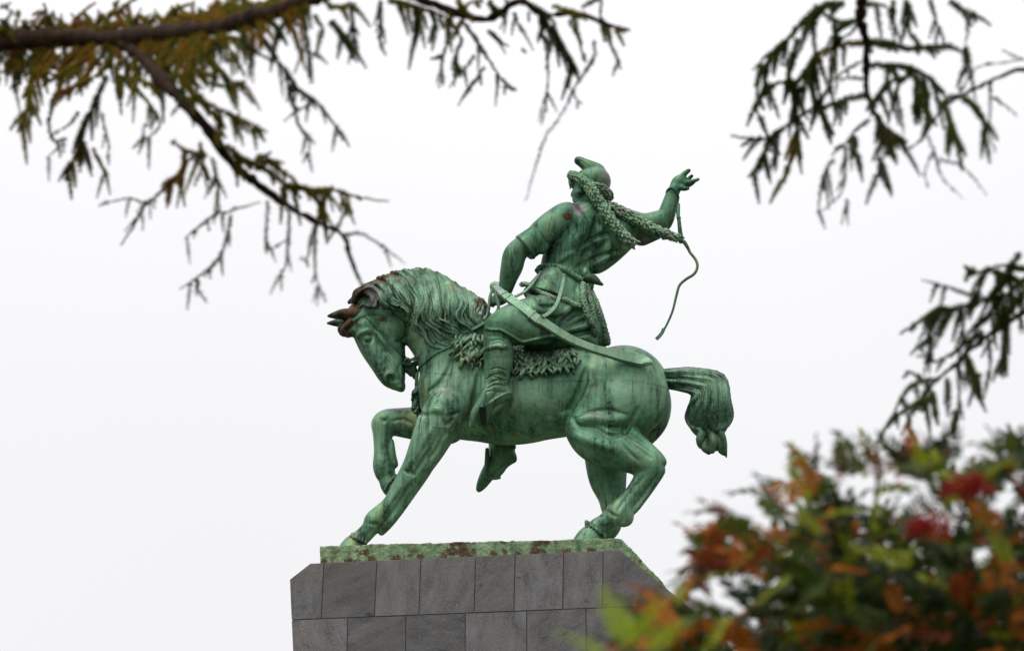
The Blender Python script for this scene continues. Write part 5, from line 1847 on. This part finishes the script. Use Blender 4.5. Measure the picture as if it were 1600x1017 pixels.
RT_ += conv(1370, 370, 3.083, '''
g,2.6,1.5:560 290 430 330 350 345 290 350 200 410 110 470
d,2.2,.9:500 290 470 280 330 240 215 205
g,2.4,1.5:340 350 300 440 250 500
g,2.6,1.7:410 340 395 400
d,2.4,1.0:410 350 415 480 400 530 290 600 240 560 190 515
g,2.4,1.1:280 690 200 700 130 750 80 850
d,2,1.0:220 680 145 645
g,2.4,1.2:270 770 170 810 80 870
d,2.2,1.1:340 680 345 780
d,2.2,.8:390 600 395 700 400 820
d,2,1.1:385 830 370 900 345 960
g,2.6,1.6:440 570 430 690
d,2,1.2:490 650 485 750
d,2.2,1.0:540 480 545 580 545 670
d,2.2,1.3:610 440 610 540 605 640
d,2,.8:690 380 695 470
d,2,.9:180 840 130 920
d,2,.9:160 870 155 940
g,2.4,1.3:270 740 270 840
g,2.8,1.7:690 70 650 140 620 230
g,2.8,1.8:720 150 650 160 580 250 550 310
g,2.8,1.8:720 200 660 250 620 320 590 400
g,2.8,1.8:560 150 520 170 500 230 480 290
g,2.8,1.7:720 260 680 300 640 380
g,2.8,1.6:590 180 570 290 540 390
g,2.6,1.5:640 270 580 300 540 370 480 440
g,2.4,1.4:470 180 420 140
g,2.6,1.5:510 450 450 510 420 590
g,2.6,1.6:250 700 220 780 180 830
g,2.4,1.2:560 160 640 190 720 220
g,2.4,1.4:310 330 300 350 280 340
''')
for k, r, d, p in RT_:
    LB.twig(p, r, k, d * .95, .031 if d > 1 else .024, knobs=d < .3)
for ang, z in ((.4, 4.8), (-.5, 6.0), (1.0, 7.4), (-.2, 8.6), (.7, 9.8)):
    e_ = np.array([math.cos(ang), math.sin(ang), -.15])
    P3 = np.array([np.array([0, 0, z]) + e_ * f * 2.4 + np.array([0, 0, .25 * math.sin(f * 3)]) for f in np.linspace(0, 1, 10)])
    bo = solid_tube('branch', P3, np.linspace(.05, .012, 10), M_bark, LB.root, 7)
    drape(bo, P3, 'g', 46, .15, .6)

# ---- rowan with turning leaves and berries
RB = np.array([2.15, 8.7, 0])
rowan = empty('rowan_tree', RB)
tag(rowan, 'rowan in autumn leaf with red berry clusters at the lower right', 'tree')
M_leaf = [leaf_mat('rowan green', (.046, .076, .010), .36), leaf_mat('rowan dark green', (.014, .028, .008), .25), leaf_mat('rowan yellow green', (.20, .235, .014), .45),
          leaf_mat('rowan orange', (.34, .105, .012), .45), leaf_mat('rowan russet', (.16, .034, .010), .38), leaf_mat('rowan crimson', (.24, .018, .014), .4), leaf_mat('rowan fresh green', (.24, .33, .02), .5)]


def make_leaf(seed, mat, L=.165):
    r = random.Random(seed)
    V, F = [], []
    def quadstrip(p, d, nrm, ln, wd):
        d = d.normalized(); s = d.cross(nrm).normalized()
        base = len(V)
        prof = ((0, .05), (.25, .85), (.55, 1.0), (.8, .6), (1, .02))
        for f, w_ in prof:
            c = p + d * ln * f - nrm * ln * .18 * f * f
            V.extend([c - s * wd * w_ + nrm * wd * .35 * w_, c, c + s * wd * w_ + nrm * wd * .35 * w_])
        for i in range(len(prof) - 1):
            a = base + i * 3
            F.append((a, a + 1, a + 4, a + 3)); F.append((a + 1, a + 2, a + 5, a + 4))
    n = Vector((0, 0, 1))
    pts = []
    for i in range(9):
        f = i / 8
        pts.append(Vector((L * f, .012 * math.sin(f * 2 + seed), -.045 * f * f + r.uniform(-.002, .002))))
    for i in range(8):
        p, q = pts[i], pts[i + 1]
        s = Vector((0, .0012, 0)); b = len(V)
        V.extend([p - s, p + s, q + s, q - s]); F.append((b, b + 1, b + 2, b + 3))
        s = Vector((0, 0, .0012)); b = len(V)
        V.extend([p - s, p + s, q + s, q - s]); F.append((b, b + 1, b + 2, b + 3))
        if i >= 2:
            for sg in (-1, 1):
                d = Vector((.55 + r.uniform(-.15, .15), sg, r.uniform(-.35, .1)))
                ln = L * r.uniform(.27, .36) * (1 - .25 * abs(i - 4) / 4)
                quadstrip(p, d, (n + Vector((0, 0, 0)) + Vector((r.uniform(-.3, .3), r.uniform(-.3, .3), 0))).normalized(), ln, ln * .21)
    quadstrip(pts[-1], Vector((1, 0, -.3)), n, L * .32, L * .075)
    me = bpy.data.meshes.new('leaf')
    me.from_pydata([tuple(v) for v in V], [], F); me.update()
    me.polygons.foreach_set('use_smooth', np.ones(len(me.polygons), dtype=bool))
    me.materials.append(mat)
    return me


leafs = [[make_leaf(10 * m + i, M_leaf[m]) for i in range(3)] for m in range(7)]
rl = random.Random(21)


def leaf_matrix(px, py, d, direc, size):
    p = at(px, py, d) - RB
    dv = RT * direc[0] - UP * direc[1] + FW * rl.uniform(-.6, .6)
    x = Vector(dv).normalized()
    up_ = Vector((rl.uniform(-.7, .7), rl.uniform(-.9, .5), rl.uniform(.3, 1.0)))
    y = up_.cross(x).normalized()
    z_ = x.cross(y)
    M4 = Matrix((x, y, z_)).transposed().to_4x4()
    M4.translation = Vector(p)
    return M4 @ Matrix.Scale(size, 4)


def rowan_leaf(px, py, d, direc, m, size=1.0):
    """direc: picture direction (dx, dy down) in which the leaf grows from its stalk"""
    o = bpy.data.objects.new('leaf', rl.choice(leafs[m]))
    COL.objects.link(o)
    o.parent = rowan
    o.matrix_local = leaf_matrix(px, py, d, direc, size)
    return o


edge = [(950, 1060), (990, 1000), (1022, 955), (1058, 912), (1098, 866), (1130, 815), (1180, 776), (1250, 748), (1320, 728), (1390, 712), (1460, 706), (1530, 704), (1600, 705), (1660, 700)]
ex, ey = [e[0] for e in edge], [e[1] for e in edge]
top_at = lambda x: np.interp(x, ex, ey)
holes = [(1345, 770, 24), (1412, 778, 22), (1440, 790, 18), (1505, 700, 26), (1575, 790, 22), (1590, 745, 20), (1110, 915, 26), (1185, 800, 24), (1160, 905, 18), (1300, 765, 16), (1245, 815, 14), (1395, 910, 12), (1500, 800, 14)]
for _ in range(64):
    hx = rl.uniform(1060, 1620); holes.append((hx, top_at(hx) + rl.uniform(12, 200), rl.uniform(7, 12)))
spots = []
tries = 0
while len(spots) < 2100 and tries < 90000:
    tries += 1
    x = rl.uniform(985, 1680); y = rl.uniform(690, 1090)
    dep = y - top_at(x)
    if dep < 4: continue
    if rl.random() > .5 + dep / 120: continue
    a = math.atan2(y - 1080, x - 1500) + rl.uniform(-.9, .9)
    dr = (math.cos(a), math.sin(a) + .35)
    if any((x + dr[0] * q - hx) ** 2 + (y + dr[1] * q - hy) ** 2 < hr ** 2 for hx, hy, hr in holes for q in (-12, 8, 28, 46)): continue
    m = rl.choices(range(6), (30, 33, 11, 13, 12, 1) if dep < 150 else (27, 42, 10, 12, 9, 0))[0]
    if x < 1120 and y > 930: m = rl.choices(range(6), (28, 26, 14, 17, 15, 0))[0]
    spots.append((rl.uniform(7.5, 10.2), x - dr[0] * 22, y - dr[1] * 22, dr, m, rl.uniform(.8, 1.15)))
spots.sort(key=lambda q: q[0] + (.8 if q[2] > 1010 or q[1] > 1610 else 0))
for d, x, y, dr, m, s_ in spots[:238]:
    rowan_leaf(x, y, d, dr, m, s_)
buf = {}
for d, x, y, dr, m, s_ in spots[238:]:
    me_ = rl.choice(leafs[m])
    if me_ not in buf:
        co = np.empty(len(me_.vertices) * 3, np.float32); me_.vertices.foreach_get('co', co)
        fi = np.empty(len(me_.loops), np.int32); me_.loops.foreach_get('vertex_index', fi)
        buf[me_] = (co.reshape(-1, 3), fi.reshape(-1, 4), m, [])
    buf[me_][3].append(np.array(leaf_matrix(x, y, d, dr, s_)))
VV, FF, MI, base = [], [], [], 0
for co, fi, m, mats_ in buf.values():
    for M_ in mats_:
        VV.append(co @ M_[:3, :3].T + M_[:3, 3]); FF.append(fi + base); MI.append(np.full(len(fi), m)); base += len(co)
fol = mesh_obj('foliage', np.vstack(VV), np.vstack(FF), None, rowan)
for m_ in M_leaf: fol.data.materials.append(m_)
fol.data.polygons.foreach_set('material_index', np.concatenate(MI).astype(np.int32))
fol['kind'] = 'stuff'
# single sprigs that stand out of the outline
for x, y, dx, dy, m, d, s in [(1150, 800, -1, -.25, 1, 7.4, .8), (1200, 772, -1, -.3, 1, 7.4, .8), (1120, 885, -1, -.15, 1, 7.0, .75), (1110, 905, -1, -.1, 0, 7.0, .75), (1180, 830, -1, .2, 4, 7.4, .6),
                              (1245, 770, -.8, -.6, 0, 7.2, .75), (1290, 745, -.6, -.8, 1, 7.2, .8), (1280, 748, -.3, -1, 1, 7.4, .7), (1372, 738, -.2, -1, 4, 7.0, .75), (1385, 740, .5, -1, 5, 7.0, .7), (1365, 742, -.7, -.7, 4, 7.0, .7),
                              (1475, 735, -.3, -1, 5, 7.0, .7), (1480, 735, .1, -1, 4, 7.0, .7), (1470, 738, -.8, -.8, 5, 7.2, .7), (1600, 700, -.9, -.3, 0, 6.8, .8), (1600, 720, -.6, -.7, 0, 6.8, .8), (1595, 740, -.9, .1, 1, 6.8, .8),
                              (985, 1022, -.6, -1, 6, 4.6, .72), (975, 1028, .4, -1.2, 6, 4.6, .72), (1005, 1034, .5, -1, 6, 4.7, .6), (960, 1024, -.9, -.6, 6, 4.6, .6), (1000, 1015, .9, -.8, 6, 4.7, .5),
                              (1040, 1030, -.2, -1, 3, 5.4, .8), (1065, 1000, -.4, -1, 3, 5.6, .8), (1060, 1020, -.8, -.6, 4, 5.6, .8)]:
    if d > 5: d *= 1.22; s *= 1.2
    rowan_leaf(x, y, d, (dx, dy), m, s)
for _ in range(34):                       # low left skirt of the crown, in front of the pedestal's shoulder
    x = rl.uniform(1030, 1150); y = rl.uniform(935, 1040) + max(0, 1075 - x) * .5
    rowan_leaf(x + 15, y + 12, rl.uniform(7.2, 8.6), (rl.uniform(-1, .1), rl.uniform(-.9, .3)), rl.choices(range(6), (24, 26, 8, 20, 20, 2))[0], rl.uniform(.8, 1.1))
# stem and limbs
limbs = [((1480, 1100), (1490, 950), (1500, 840), (1510, 760)), ((1480, 1100), (1400, 960), (1370, 850), (1370, 745)), ((1470, 1110), (1330, 1000), (1250, 880), (1215, 790)), ((1470, 1110), (1290, 1040), (1170, 950), (1120, 890)),
         ((1490, 1100), (1560, 960), (1600, 860), (1620, 730)), ((1460, 1120), (1250, 1080), (1090, 1040), (1000, 1010)), ((1400, 960), (1320, 880), (1290, 760))]
P3 = np.array([(0, 0, 0), (.02, .03, .8), (-.03, 0, 1.5), *[at(1480, 1105, 8.8) - RB]])
P3 = catmull(P3, 6)
solid_tube('trunk', P3, np.linspace(.075, .045, len(P3)), M_rbark, rowan, 10)
for lb in limbs:
    c = catmull(lb, 6)
    P3 = np.array([at(q[0], q[1], 8.8 + .4 * math.sin(q[0] * .01)) - RB for q in c])
    solid_tube('branch', P3, np.linspace(.022, .005, len(P3)), M_rbark, rowan, 7)
# berries
M_berry, nt_, b_ = new_mat('rowan berry')
oi_ = N(nt_, 'ShaderNodeTexCoord').outputs['Object']
nt_.links.new(mixc(nt_, noise(nt_, oi_, 60, 2), (.15, .002, .003), (.26, .005, .004)), b_.inputs['Base Color'])
b_.inputs['Roughness'].default_value = .55
b_.inputs['Specular IOR Level'].default_value = .1


def berry_cluster(px, py, d, rx, rz, n):
    bm = bmesh.new()
    for i in range(n):
        v = Vector((rl.gauss(0, .5), rl.gauss(0, .5), rl.gauss(0, .4)))
        if v.length > 1: v.normalize()
        bmesh.ops.create_icosphere(bm, subdivisions=1, radius=rl.uniform(.0046, .0062), matrix=Matrix.Translation((v.x * rx, v.y * rx, v.z * rz - .3 * abs(v.x) * rz)))
    me = bpy.data.meshes.new('berry_cluster'); bm.to_mesh(me); bm.free()
    me.polygons.foreach_set('use_smooth', np.ones(len(me.polygons), dtype=bool))
    me.materials.append(M_berry)
    o = bpy.data.objects.new('berry_cluster', me); COL.objects.link(o); o.parent = rowan
    o.location = Vector(at(px, py, d) - RB)


berry_cluster(1512, 757, 7.2, .085, .042, 260)
berry_cluster(1450, 818, 7.2, .072, .046, 220)
berry_cluster(1476, 905, 8.7, .05, .03, 90)
